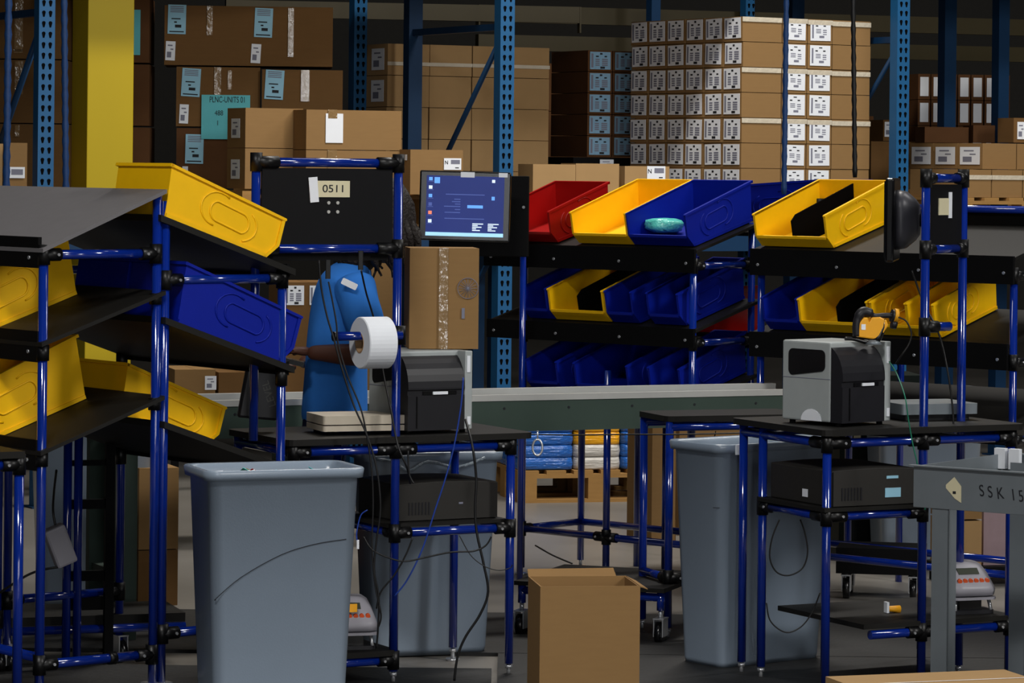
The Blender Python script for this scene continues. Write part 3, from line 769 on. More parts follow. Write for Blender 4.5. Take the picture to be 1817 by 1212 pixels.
# ================================================================== right flow racks A and B
YW = -41
RA = Fr(1230, 13.3, YW, z=1.2)
WA = -RA.a(930, 0, 1.2); DA = .38
TA = 14.5; TT = math.tan(R(TA))
def flowrack(fr, Wl, lips, z_hi, label, xl, xr, posts, depth=DA, joints=True):
    """front at y=0, shelves rise to the rear (+y); lips: list of (z_top, z_bottom, x0, x1)"""
    t = froot('flow_rack', label, 'flow rack', fr)
    for x in posts:
        pipe(t, (x, 0, .03), (x, 0, z_hi), 'post'); pipe(t, (x, depth, .03), (x, depth, z_hi + .12), 'post')
        foot(t, x, 0); foot(t, x, depth)
        for zt_, zb_, xa, xb in lips:
            zz = (zt_ + zb_) / 2
            pipe(t, (x, 0, zz - .02), (x, depth, zz - .02), 'side_rail'); joint(t, x, 0, zz - .02, [(0, 1, 0)]); joint(t, x, depth, zz - .02, [(0, -1, 0)])
        pipe(t, (x, 0, .19), (x, depth, .19), 'side_rail')
    pipe(t, (posts[0], 0, .19), (posts[-1], 0, .19), 'front_rail'); pipe(t, (posts[0], depth, .19), (posts[-1], depth, .19), 'rear_rail')
    for x in posts: joint(t, x, 0, .19, [(0, 1, 0)])
    for zt_, zb_, xa, xb in lips:
        q = MB(); z1 = zt_ - .004
        tt = .012
        for off in (0,):
            q.poly([(xa, -.02, z1), (xb, -.02, z1), (xb, depth + .03, z1 + (depth + .05) * TT), (xa, depth + .03, z1 + (depth + .05) * TT),
                    (xa, -.02, z1 - tt), (xb, -.02, z1 - tt), (xb, depth + .03, z1 + (depth + .05) * TT - tt), (xa, depth + .03, z1 + (depth + .05) * TT - tt)],
                   [(0, 1, 2, 3), (7, 6, 5, 4), (0, 4, 5, 1), (1, 5, 6, 2), (2, 6, 7, 3), (3, 7, 4, 0)])
        q.build('shelf', DBRD, t)
        e = MB().box(xa, xb, -.034, -.022, zb_, zt_).build('front_lip', BLK, t)
        for k in range(4):
            x = xa + .04 + (xb - xa - .08) * k / 3; MB().cyl((x, -.034, (zb_ * .6 + zt_ * .4)), (x, -.038, (zb_ * .6 + zt_ * .4)), .006, seg=8).build('screw', CHRM, e)
    return t
xa = RA.a(868, 0, 1.3)
LA = [(RA.z(442, 0, 0), RA.z(484, 0, 0), xa, .03), (RA.z(583, 0, 0), RA.z(617, 0, 0), xa + .02, .03), (RA.z(716, 0, 0), RA.z(748, 0, 0), -WA - .02, .03)]
ra_ = flowrack(RA, WA, LA, RA.z(450), 'blue pipe rack in the middle holding three rows of bins', xa, .03, [-WA, 0])
xm = RA.a(1077, 0, .5)
for y in (0, DA):
    pipe(ra_, (xm, y, .03), (xm, y, .86), 'lower_post'); foot(ra_, xm, y)
joint(ra_, xm, 0, .19, [(1, 0, 0), (-1, 0, 0)])
RBK = Fr(1350, 13.2, YW, z=1.2)
xr = RBK.a(1806, 0, 1.2)
LB = [(RBK.z(441, 0, 0), RBK.z(488, 0, 0), -.03, xr), (RBK.z(588, 0, 0), RBK.z(632, 0, 0), -.03, xr * .98), (RBK.z(725, 0, 0), RBK.z(757, 0, 0), -.03, xr * .98)]
rb_ = flowrack(RBK, xr, LB, RBK.z(487), 'blue pipe rack at right with yellow bins behind the printer', 0, xr, [0.003, xr * .985])
zrr = RBK.z(373, xr * .85, DA)
for x in (0.003, xr * .985): pipe(rb_, (x, DA, RBK.z(487)), (x, DA, zrr), 'rear_post')
pipe(rb_, (0.003, DA, zrr), (xr * .985, DA, zrr), 'rear_rail'); joint(rb_, xr * .985, DA, zrr, [(-1, 0, 0)]); joint(rb_, .003, DA, zrr, [(1, 0, 0)])
MB().box(.02, xr * .97, DA + .016, DA + .024, zrr - .06, zrr - .005).build('rear_lip', BLK, rb_)
def rbin(fr, px, lip, Wd, m, label, group, L=.45, H=.16, div=False, dy=0.0, mark=True):
    """bin whose front left corner shows at px"""
    zt_ = lip[0]
    f0 = fr.a(px, -.05, zt_ + .12)
    th = R(TA)
    # rear origin: front bottom rests just behind the lip
    y = -.015 + L * math.cos(th) + dy
    z = zt_ + (y + .02) * TT + .0015
    return hopper(fr.pt(f0 + Wd / 2, y, z), math.degrees(fr.yaw) - 90, TA, Wd, L, H, m, label, group, div=div, mark=mark)
GA = 'bins on the top row of the middle rack'; GA2 = 'bins on the second row of the middle rack'; GA3 = 'bins on the lowest row of the middle rack'
WB = .3
rbin(RA, 878, LA[0], .285, RED, 'red bin beside the monitor, top row', GA, L=.4)
rbin(RA, 1012, LA[0], .28, YEL, 'empty yellow bin between red and blue bins, top row', GA)
rbin(RA, 1110, LA[0], .295, BLU, 'front blue bin holding a teal bag, top row', GA)
rbin(RA, 925, LA[1], .125, BLU, 'narrow blue bin at the left end of the second row', GA2, mark=False)
rbin(RA, 972, LA[1], .28, YEL, 'yellow bin with black divider, second row of middle rack', GA2, div=True)
rbin(RA, 1073, LA[1], .13, BLU, 'blue bin right of the divided yellow bin, second row', GA2)
rbin(RA, 1147, LA[1], .15, BLU, 'blue bin at the right end of the second row', GA2)
rbin(RA, 932, LA[2], .16, BLU, 'blue bin at the left end of the lowest row', GA3)
rbin(RA, 1018, LA[2], .27, BLU, 'second blue bin of the dark lowest row', GA3)
rbin(RA, 1150, LA[2], .15, BLU, 'last blue bin of the dark lowest row, nearest corner', GA3)
GB = 'bins on the right rack'
rbin(RBK, 1337, LB[0], .335, YEL, 'yellow bin with black divider, top row by the tall blue frame', GB, div=True)
rbin(RBK, 1352, LB[1], .16, BLU, 'dark blue bin left end, second row of right rack', GB, mark=False)
rbin(RBK, 1416, LB[1], .335, YEL, 'yellow bin with black divider behind the scanner', GB, div=True)
rbin(RBK, 1537, LB[1], .18, YEL, 'narrow yellow bin just right of the scanner', GB, mark=False)
rbin(RBK, 1606, LB[1], .12, YEL, 'yellow bin behind the two tall blue posts', GB)
# a second blue bin stored behind the top row, rim showing to the right, and reds behind
pz = RA.pt(.26, .52, 0)
t2 = thing('work_shelf', 'black shelf behind the middle rack carrying a blue and red bins', 'shelf', RA.pt(-.75, .55, 0), (0, 0, RA.yaw))
for x in (0.02, 1.1):
    for y in (.02, .38): pipe(t2, (x, y, 0), (x, y, 1.42), 'post', m=PIPE)
for z in (1.4, .98): MB().box(-.02, 1.14, 0, .4, z, z + .015).build('shelf_board', BLK, t2)
hopper(RA.pt(.22, .72, 1.437), 180 + YW, 0, .34, .42, .2, BLU, 'large blue bin whose rim shows behind the teal bag bin')
hopper(RA.pt(-.33, .75, .997), 180 + YW, 0, .3, .4, .19, RED, 'dark red bin low behind the second row left end')
# teal bag inside the blue bin
def blob(name, m, loc, sx, sy, sz, seed=1, n=14, k=8, amp=.18):
    rnd = random.Random(seed); q = MB(); rings = []
    for i in range(k + 1):
        ph_ = math.pi * i / k; rr_ = max(.02, math.sin(ph_)) ** .6
        rings.append([(sx * rr_ * math.cos(2 * math.pi * j / n) * (1 + rnd.uniform(-amp, amp)), sy * rr_ * math.sin(2 * math.pi * j / n) * (1 + rnd.uniform(-amp, amp)), sz * -math.cos(ph_) + sz) for j in range(n)])
    q.loft(rings); return q.build(name, m, loc=loc)
fb_ = RA.pt(RA.a(1190, .16, 1.45) - .0, .12, LA[0][0] + .058)
o = blob('plastic_bag', POLY, fb_, .075, .09, .03, 3); o.rotation_euler = (0, 0, R(YW)); tag(o, 'crumpled teal plastic bag inside the front blue bin', 'bag')
# small labels on bins
def chip(px, py, Y, yaw, w, h, label):
    o = MB().box(-w / 2, w / 2, -.001, .001, -h / 2, h / 2).build('sticker', PAPER, loc=W(px, py, Y)); o.rotation_euler = (0, 0, R(yaw)); return o
# boxes standing on the rack edge behind the bins
FH = Fr(945, 17.95, 28, z=1.7)
hx = [FH.a(p, 0, 1.6) for p in (945, 1020, 1096)]
zh = FH.z(345)
carton(FH.pt(hx[0], 0, zh), 24, hx[1] - hx[0], .2, FH.z(290) - zh, CARD3, 'pale tan carton above the red bin, left of two')
carton(FH.pt(hx[1] + .004, 0, zh), 24, hx[2] - hx[1], .2, FH.z(288) - zh, CARD3, 'pale tan carton above the yellow bin, middle of three')
x9 = FH.a(1108, 0, 1.6)
o = carton(FH.pt(x9, 0, zh), 24, FH.a(1186, 0, 1.6) - x9, .24, FH.z(293, .4) - zh, CARD3, 'pale carton with white N label above the blue bin')
stick(o, 'barcode', .11, .075, 'f', .19, FH.z(293, .4) - zh - .04, letter='N')
pallet(FH.pt(-.02, -.02, zh - .142), 26, .9, .4, 'wooden pallet behind the top row of bins')
# ================================================================== conveyor
CV = Fr(838, 12.3, 24, z=.86)
ca, cb = CV.a(195, 0, .85), CV.a(1450, 0, .85)
cz = CV.z(702, 0, 0)
t = froot('roller_conveyor', 'long green sided conveyor with pale top edge crossing behind the stations', 'conveyor', CV)
for y, n in ((0, 'near'), (.33, 'far')):
    MB().box(ca, cb, y, y + .03, cz - .022, cz).build('top_strip', ALU, t)
    g = MB().box(ca, cb, y + .004, y + .026, cz - .135, cz - .023).build('side_panel', GRNP, t)
    x = ca + .2
    while x < cb: MB().cyl((x, y + .002, cz - .05), (x, y + .0042, cz - .05), .005, seg=8).build('bolt_head', INKD, g); x += .26
q = MB(); x = ca + .04
while x < cb: q.cyl((x, .03, cz - .045), (x, .33, cz - .045), .024, seg=10); x += .075
tag(q.build('rollers', GMET, t), kind='stuff')
for px in (225, 560, 1420):
    x = CV.a(px, 0, .5)
    for y in (.004, .31): MB().box(x - .04, x + .04, y, y + .04, 0, cz - .136).build('leg', GRNP, t)
    MB().box(x - .03, x + .03, .044, .31, .2, .25).build('leg_brace', GRNP, t)

# ================================================================== printers
def printer(fr_pt, yaw, Wd, D, H, label, group='thermal label printers'):
    t = thing('label_printer', label, 'label printer', fr_pt, (0, 0, R(yaw)), group)
    MB().box(0, Wd, .05, D, .012, H).build('case', PGRY, t, bevel=.006)
    # protruding dark front with a curved top
    prof = [(.06, .012), (-.0, .012), (-.0, H * .47), (.004, H * .47), (.004, H * .53), (-.002, H * .54)]
    for k in range(9):
        a = R(90 * k / 8); prof.append((.085 - .087 * math.cos(a), H * .56 + (H * .415) * math.sin(a)))
    prof.append((.1, .012))
    f = MB().prism(prof, .004, Wd - .03, 'x', smooth=False).build('front_cover', CHAR, t)
    MB().box(.06, Wd - .06, -.001, .006, H * .475, H * .52).build('paper_slot', BLKG, f)
    MB().box(.095, .15, -.0055, -.001, H * .48, H * .515).build('paper_tab', PAPER, f)
    MB().box(.035, .038, -.0035, 0, .02, H * .46).build('door_seam', BLKG, f)
    MB().box(Wd - .028, Wd, .0, .05, .012, H).build('right_frame', PGRY, t, bevel=.003)
    MB().box(Wd - .022, Wd - .010, -.003, .001, H * .74, H * .94).build('status_strip', PAPER, t)
    MB().box(Wd - .02, Wd - .008, -.004, .001, H * .1, H * .2).build('port_plug', PAPER, t)
    # window and hinge seam in the side cover
    o = []
    for p, q_ in rr(.16, .07, .018, 4): o.append((p, q_ - (.016 if q_ < 0 and p > 0 else 0)))
    q = MB(); q.prism([(D * .58 + p, H * .775 + q_) for p, q_ in o], -.003, .001, 'x')
    q.build('side_window', BLKG, t)
    MB().box(-.0015, .001, .052, D - .004, H * .555, H * .562).build('cover_seam', INK, t)
    n = [(D * .5 - .045 + .045 * (1 - math.cos(R(180 * k / 10))), .014 + .038 * math.sin(R(180 * k / 10))) for k in range(11)]
    MB().prism(n, -.002, .001, 'x').build('grip_pad', PAPER, t)
    for x in (.02, Wd - .02):
        for y in (.03, D - .03): MB().cyl((x, y, 0), (x, y, .013), .01).build('rubber_foot', BLK, t)
    return t
# ================================================================== left packing station
SL = Fr(702, 10.9, 28, z=.8)
a9 = SL.a(905, 0, .5); aL = SL.a(520, 0, .7); aF = SL.a(461, 0, 1.4)
b8 = SL.b(806, a9, .5)
zT = SL.z(774); zR = SL.z(797); zS = SL.z(946); zB = SL.z(1160)
ztop = SL.z(287)
aFb = aF
t = froot('packing_station', 'blue pipe packing station with black board numbered 0511', 'workstation', SL)
pipe(t, (0, 0, 0.045), (0, 0, ztop), 'tall_post'); 
aTl = -.0 + (SL.a(463, 0, 1.6) - SL.a(715, 0, 1.6))
pipe(t, (aTl, 0, zT), (aTl, 0, ztop), 'tall_post')
for y in (SL.z(290), SL.z(441)):
    pipe(t, (aTl, 0, y), (0, 0, y), 'frame_rail')
    joint(t, 0, 0, y, [(-1, 0, 0)], L=.075, screws=False); joint(t, aTl, 0, y, [(1, 0, 0)], L=.075, screws=False)
bo = MB().box(aTl + .02, -.02, .0, .008, SL.z(434), SL.z(300)).build('number_board', mat('dark_board_face', (18, 18, 20), .6, spec=.12), t); bo['label'] = 'black board with a 0511 sticker'
def bx_(px): return SL.a(px, 0, 1.6)
l = MB().box(bx_(563), bx_(620), -.0035, -.001, SL.z(350, -.2), SL.z(321, -.2)).build('number_sticker', PAPC, bo)
text('lettering', '0511', .034, INKD, l, ((bx_(563) + bx_(620)) / 2, -.004, (SL.z(350, -.2) + SL.z(321, -.2)) / 2), (R(90), 0, 0), sx=1.2)
o = MB().box(-.015, .015, -.0045, -.002, -.04, .04).build('paper_strip', PAPER, bo, loc=(bx_(556), 0, SL.z(337, -.2))); o.rotation_euler = (0, R(-5), 0)
for px in (583, 599):
    for py in (360, 376): MB().cyl((bx_(px), -.004, SL.z(py, -.2)), (bx_(px), .0, SL.z(py, -.2)), .0055, seg=10).build('screw_head', ALU, bo)
MB().box(aTl + .03, -.03, .012, .05, SL.z(462), SL.z(447)).build('cable_tray', BLK, t)
# table
MB().rbox(aL - .03, a9 + .075, -.025, .47, zT - .02, zT, .03).build('tabletop', DBRD, t)
for x, y in ((a9, 0), (aL, 0), (aL, .44), (a9, b8)):
    pipe(t, (x, y, .045), (x, y, zT - .02), 'leg'); foot(t, x, y)
foot(t, 0, 0)
for y in (0, .44): pipe(t, (aL, y, zR), (a9, y, zR), 'table_rail')
for x in (aL, a9): pipe(t, (x, 0, zR), (x, .44, zR), 'table_rail')
joint(t, 0, 0, zR, [(1, 0, 0), (-1, 0, 0)], L=.07); joint(t, a9, 0, zR, [(-1, 0, 0), (0, 1, 0)]); joint(t, aL, 0, zR, [(1, 0, 0), (0, 1, 0)])
# middle shelf right half
pipe(t, (0, 0, zS), (a9, 0, zS), 'shelf_rail'); pipe(t, (0, 0, zS), (0, b8, zS), 'shelf_rail'); pipe(t, (a9, 0, zS), (a9, b8, zS), 'shelf_rail'); pipe(t, (0, b8, zS), (a9, b8, zS), 'shelf_rail')
joint(t, 0, 0, zS, [(1, 0, 0), (0, 1, 0)]); joint(t, a9, 0, zS, [(-1, 0, 0), (0, 1, 0)]); joint(t, a9, b8, zS, [(0, -1, 0)])
MB().box(-.02, a9 + .0, .016, b8 + .02, zS + .016, zS + .028).build('middle_shelf', DBRD, t)
# bottom shelf left half
pipe(t, (aL, 0, zB - .02), (0, 0, zB - .02), 'shelf_rail'); joint(t, 0, 0, zB - .02, [(-1, 0, 0)]); joint(t, aL, 0, zB - .02, [(1, 0, 0)])
pipe(t, (aL, .44, zB - .02), (0, .44, zB - .02), 'shelf_rail'); pipe(t, (0, .44, .045), (0, .44, zT - .02), 'leg')
MB().rbox(aL + .01, .01, -.02, .45, zB - .004, zB + .014, .03).build('bottom_shelf', DBRD, t)
# label roll on its stub pipe
zq = SL.z(604)
pr = SL.pt(0, -.035, zq)
t = thing('label_roll', 'large white roll of labels on a short blue pipe stub', 'label roll', SL.pt(-.055, -.045, SL.z(606)), (0, 0, R(27)))
ro, ri = .083, .033
q = MB(); n = 40
for x0_, x1_ in ((-.098, 0),):
    rings = []
    for x, r_ in ((x0_, ri), (x0_, ro - .003), (x0_ + .003, ro), (x1_ - .003, ro), (x1_, ro - .003), (x1_, ri), (x0_, ri)):
        rings.append([(x, r_ * math.cos(2 * math.pi * k / n), r_ * math.sin(2 * math.pi * k / n)) for k in range(n)])
    q.loft(rings, cap=False, smooth=False)
q.build('paper_roll', ROLLW, t)
q = MB(); rings = [[(x, r_ * math.cos(2 * math.pi * k / n), r_ * math.sin(2 * math.pi * k / n)) for k in range(n)] for x, r_ in ((-.099, ri), (-.099, ri - .004), (.001, ri - .004), (.001, ri), (-.099, ri))]
q.loft(rings, cap=False, smooth=False).build('cardboard_core', ROLLC, t)
t = thing('roll_holder', 'short blue pipe stub clamped to the tall post, holding the label roll', 'pipe holder', SL.pt(-.055, -.045, SL.z(594)), (0, 0, R(27)))
pipe(t, (-.185, 0, 0), (.05, .0, 0), 'stub_pipe'); MB().cyl((-.19, 0, 0), (-.183, 0, 0), .0155).build('end_cap', JOINT, t)
MB().cyl((.052, .018, -.03), (.052, .018, .03), .02).build('clamp', JOINT, t)
# printer, carton on it, scale platform, computer
PL_ = SL.pt(SL.a(722, .03, .9), .03, zT)
printer(PL_, 31, .245, .26, .268, 'grey and black label printer under the tall tan carton')
ctop = zT + .268
C0 = W(724, 620, 11.12)
o = carton((C0.x, C0.y, ctop + .002), 7, .236, .2, .335, CARD, 'tall tan taped carton standing on the left printer', seam=False)
tape_strip(o, .1, .13, .0, .333)
q = MB(); q.tube([(.034 * math.cos(2 * math.pi * k / 24), 0, .034 * math.sin(2 * math.pi * k / 24)) for k in range(24)], .0012, seg=5, closed=True)
for k in range(8):
    a = math.pi * k / 8; q.tube([(-.031 * math.cos(a), 0, -.031 * math.sin(a)), (.031 * math.cos(a), 0, .031 * math.sin(a))], .0008, seg=4)
s_ = q.build('printed_stamp', INK, o, loc=(.196, -.0005, .2)); s_['label'] = 'round grey printed mark'
MB().box(.176, .186, -.001, 0, .1, .135).build('printed_mark', INK, o)
PS = Fr(574, 10.88, 20, z=.85)
t = froot('scale_platform', 'flat beige two-layer scale platform on the left table', 'scale', PS)
zz = zT + .001
t.location = (PS.o.x, PS.o.y, zz)
MB().rbox(0, .29, 0, .2, .012, .03, .01).build('lower_plate', CREAM, t); MB().rbox(0, .29, 0, .2, .034, .062, .01).build('top_plate', CREAM, t)
MB().box(.02, .27, .02, .18, .03, .034).build('spacer', BLKG, t)
for x in (.03, .26):
    for y in (.03, .17): MB().cyl((x, y, 0), (x, y, .013), .012).build('rubber_foot', BLK, t)
def computer(p, yaw, w, d, h, label, extra=False):
    t = thing('desktop_computer', label, 'computer', p, (0, 0, R(yaw)), 'black desktop computers on the shelves')
    top = [(0, 0), (w, 0), (w, h * .95)]
    for k in range(1, 8): u = k / 8; top.append((w * (1 - u), h * (.95 + .05 * math.sin(math.pi * u))))
    top.append((0, h * .95))
    MB().prism(top, .004, d, 'y').build('case', mat('matte_dark_case', (36, 34, 31), .7), t, bevel=.004)
    MB().prism([(x * .98 + w * .01, z * .96 + .002) for x, z in top], -.004, .004, 'y').build('front_bezel', mat('matte_dark_case', (36, 34, 31), .7), t)
    q = MB()
    for k in range(7): q.box(w * .1 + k * .012, w * .1 + k * .012 + .005, -.006, -.004, .02, .06)
    q.build('vent_slots', CHAR, t)
    MB().box(w * .6, w * .64, -.006, -.004, .05, .056).build('power_light', INK, t)
    return t
computer(SL.pt(-.0 + .04, .06, zS + .029), 28, SL.a(893, .06, .6) - .06, .3, .125, 'low black computer on the shelf of the 0511 station')
# the monitor on its board, fixed to the middle rack
MO = Fr(905, 13.0, -4, z=1.5)
YMf = 13.0
t = thing('computer_monitor', 'lit monitor showing a dark blue desktop with icons', 'monitor', W(825, 366, 13.35), (0, R(1.0), R(2)))
mw, mh = 162 / sc(13.35), 124 / sc(13.35)
MB().box(-mw / 2, mw / 2, 0, .05, -mh / 2, mh / 2).build('housing', BLKG, t, bevel=.006)
sw, sh = 138 / sc(13.35), 107 / sc(13.35)
SCR = mat('screen_blue', (20, 34, 92), 0.4, var=0.25, scale=3, emit=1.5)
SCW = mat('screen_white', (200, 216, 228), 0.4, var=0.05, emit=1.3)
SCL = mat('screen_light_blue', (90, 150, 220), 0.4, var=0.05, emit=1.3)
SCD = mat('screen_dim_text', (62, 78, 140), 0.4, var=0.05, emit=1.2)
SCO = mat('screen_orange', (220, 120, 90), 0.4, var=0.05, emit=1.3)
SCT = mat('screen_taskbar', (150, 200, 226), 0.4, var=0.1, emit=1.3)
s0 = MB().box(-sw / 2, sw / 2, -.002, .0, -sh / 2, sh / 2).build('screen', SCR, t)
def px_(x0, x1, y0, y1, m, nm):
    """screen picture, in fractions from the upper left"""
    MB().box(-sw / 2 + x0 * sw, -sw / 2 + x1 * sw, -.003, -.002, sh / 2 - y1 * sh, sh / 2 - y0 * sh).build(nm, m, s0)
px_(.0, 1, .94, 1, SCT, 'taskbar')
for y, m in ((.03, SCL), (.17, SCW), (.31, SCL), (.45, SCD), (.59, SCO), (.73, SCW)): px_(.03, .075, y, y + .055, m, 'screen_icon'); px_(.02, .09, y + .065, y + .075, SCD, 'screen_caption')
px_(.1, .17, .03, .13, SCL, 'screen_icon'); px_(.84, .88, .05, .1, SCW, 'screen_icon'); px_(.84, .88, .33, .39, SCL, 'screen_icon')
q = MB()
for x0_, x1_, y in ((.25, .75, .3), (.36, .44, .38), (.33, .44, .42), (.37, .44, .46), (.23, .44, .5), (.37, .44, .55), (.24, .44, .6), (.24, .75, .7)): q.box(-sw / 2 + x0_ * sw, -sw / 2 + x1_ * sw, -.003, -.002, sh / 2 - (y + .015) * sh, sh / 2 - y * sh)
q.build('screen_text_lines', SCD, s0)
px_(.53, .73, .48, .53, SCL, 'screen_caption')
for x0_ in (.6, .8):
    for k in range(5): px_(x0_, x0_ + (.08 if k % 2 else .14) - .01 * k, .78 + k * .027, .797 + k * .027, SCW, 'screen_caption')
MB().box(-.02, .035, -.003, 0, mh / 2 - .024, mh / 2 - .003).build('white_sticker', PAPER, t); MB().box(mw / 2 - .05, mw / 2 - .015, -.003, 0, mh / 2 - .02, mh / 2 - .003).build('white_sticker', PAPER, t)
MB().box(-.06, .06, .05, .1, -.06, .06).build('wall_bracket', BLK, t)
t = thing('mounting_board', 'black board behind the monitor at the left end of the middle rack', 'board', W(905, 385, 13.6), (0, 0, R(-8)))
MB().box(-.33, .075, -.0, .02, -.16, .165).build('panel', BLK, t, bevel=.003)
MB().box(-.33, -.3, .02, .05, -.16, .165).build('stiffener', BLK, t)
MB().cyl((.055, -.004, .04), (.055, 0, .04), .006, seg=10).build('screw_head', CHRM, t)
MB().cyl((.05, .034, -W(905, 385, 13.6).z + .001), (.05, .034, .1), .013, seg=10).build('support_post', PIPE, t)

# ================================================================== right printing station
SR = Fr(1466, 10.75, 28, z=.5)
b13 = SR.b(1352, 0, .4); aT = SR.a(1639, 0, .9); aE = SR.a(1792, 0, .5)
zT2 = SR.z(762); zS2 = SR.z(917); zB2 = SR.z(1108, aE * .6)
t = froot('printing_station', 'blue pipe station at right with tall narrow frame and printer on top', 'workstation', SR)
bb = .5; ah, bh = aT + .25, .2
b17 = SR.b(1706, ah, 1.0)
zf2 = SR.z(308, aT, 0)
MB().rbox(-.03, aE + .04, -.03, bb + .04, zT2 - .02, zT2, .03).build('tabletop', DBRD, t)
for x, y, z in ((0, 0, zT2 - .02), (0, b13, zT2 - .02), (aT, 0, zf2), (aE, 0, zT2 - .02), (aE, bb, zT2 - .02), (ah, b17, zf2), (0, bb, zT2 - .02)):
    pipe(t, (x, y, .045), (x, y, z), 'tall_post' if z > 1.2 else 'leg'); foot(t, x, y)
zr2 = zT2 - .045
for y in (0, bb): pipe(t, (0, y, zr2), (aE, y, zr2), 'table_rail')
for x in (0, aE): pipe(t, (x, 0, zr2), (x, bb, zr2), 'table_rail')
joint(t, 0, 0, zr2, [(1, 0, 0), (0, 1, 0)], L=.08); joint(t, aT, 0, zr2, [(1, 0, 0), (-1, 0, 0)]); joint(t, aE, 0, zr2, [(-1, 0, 0), (0, 1, 0)])
pipe(t, (0, 0, zS2), (aT, 0, zS2), 'shelf_rail'); pipe(t, (0, 0, zS2), (0, b13, zS2), 'shelf_rail'); pipe(t, (0, b13, zS2), (aT, b13, zS2), 'shelf_rail')
joint(t, 0, 0, zS2, [(1, 0, 0), (0, 1, 0)], L=.07); joint(t, aT, 0, zS2, [(-1, 0, 0)]); joint(t, 0, b13, zS2, [(0, -1, 0)])
MB().box(-.02, aT, -.02, b13 + .0, zS2 + .016, zS2 + .028).build('middle_shelf', DBRD, t)
MB().box(SR.a(1530, 0, .3), aE + .02, -.01, bb, zB2, zB2 + .016).build('bottom_shelf', DBRD, t)
pipe(t, (aT - .2, 0, zB2 - .02), (aE, 0, zB2 - .02), 'shelf_rail'); joint(t, aE, 0, zB2 - .02, [(-1, 0, 0)]); joint(t, aT, 0, zB2 - .02, [(1, 0, 0), (-1, 0, 0)])
# tall frame with its board
for z in (zf2 - .015, SR.z(443, aT, 0)):
    pipe(t, (aT, 0, z), (ah, b17, z), 'frame_rail')
    dv = Vector((ah - aT, b17, 0)).normalized()
    joint(t, aT, 0, z, [dv], L=.05, screws=False); joint(t, ah, b17, z, [-dv], L=.05, screws=False)
ang = math.atan2(b17, ah - aT); Lf = math.hypot(ah - aT, b17)
bo = MB().box(.02, Lf - .02, -.004, .004, SR.z(438, aT), zf2 - .035).build('number_board', mat('dark_board_face', (18, 18, 20), .6, spec=.12), t, loc=(aT, 0, 0)); bo.rotation_euler = (0, 0, ang)
MB().box(Lf * .3, Lf * .58, -.007, -.004, zf2 - .135, zf2 - .08).build('number_sticker', PAPC, bo)
MB().box(Lf * .56, Lf * .64, -.008, -.005, zf2 - .145, zf2 - .06).build('paper_strip', PAPER, bo)
joint(t, aT, 0, SR.z(580, aT), [(1, 0, 0)], L=.05, screws=False); pipe(t, (aT, 0, SR.z(580, aT)), (aT + .1, 0, SR.z(580, aT)), 'stub_pipe')
SR_root = t
# monitor seen edge-on, left of the frame
t = thing('computer_monitor', 'black monitor seen from its side beside the tall right frame', 'monitor', W(1592, 390, 11.35), (0, 0, R(-100)))
MB().box(-.17, .17, -.03, .0, -.14, .14).build('housing', BLKG, t, bevel=.008)
MB().box(-.16, .16, -.034, -.03, -.125, .13).build('screen', BLK, t)
q = MB(); q.loft([[(x * k, y, z * k) for x, z in rr(.24, .2, .06)] for k, y in ((1, 0), (.95, .03), (.7, .06), (.5, .075))]); q.build('rear_bulge', mat('monitor_back_plastic', (60, 60, 66), .4), t)
MB().cyl((0, .07, 0), (0, .14, 0), .022).build('mount_arm', BLKG, t); MB().box(-.05, .05, .13, .145, -.05, .05).build('mount_plate', BLKG, t)
PR_ = SR.pt(SR.a(1493, .05, .9), .05, zT2)
printer(PR_, 42, .235, .262, .27, 'grey and black label printer on the right-hand station')
t = computer(SR.pt(.02, .0, zS2 + .029), 28, SR.a(1640, 0, .6) - .04, b13 * .96, .12, 'long low black computer on the shelf under the right printer')
MB().box(.2, .26, -.0065, -.0045, .025, .055).build('blue_label', PAPB, t); MB().box(.205, .25, -.0065, -.0045, .085, .094).build('blue_label', PAPB, t)
MB().box(-.0022, .0, .14, .17, .02, .045).build('small_label', PAPER, t)
# weighing platform on the right table
SP = Fr(1640, 11.15, 24, z=.9)
t = thing('scale_platform', 'flat grey scale platform on the right table behind the posts', 'scale', (SP.o.x, SP.o.y, zT2 + .001), (0, 0, R(20)))
MB().rbox(-.08, .2, 0, .22, .02, .055, .01).build('top_plate', GMET, t); MB().rbox(-.06, .18, .02, .2, .0, .02, .01).build('lower_plate', CHAR, t)

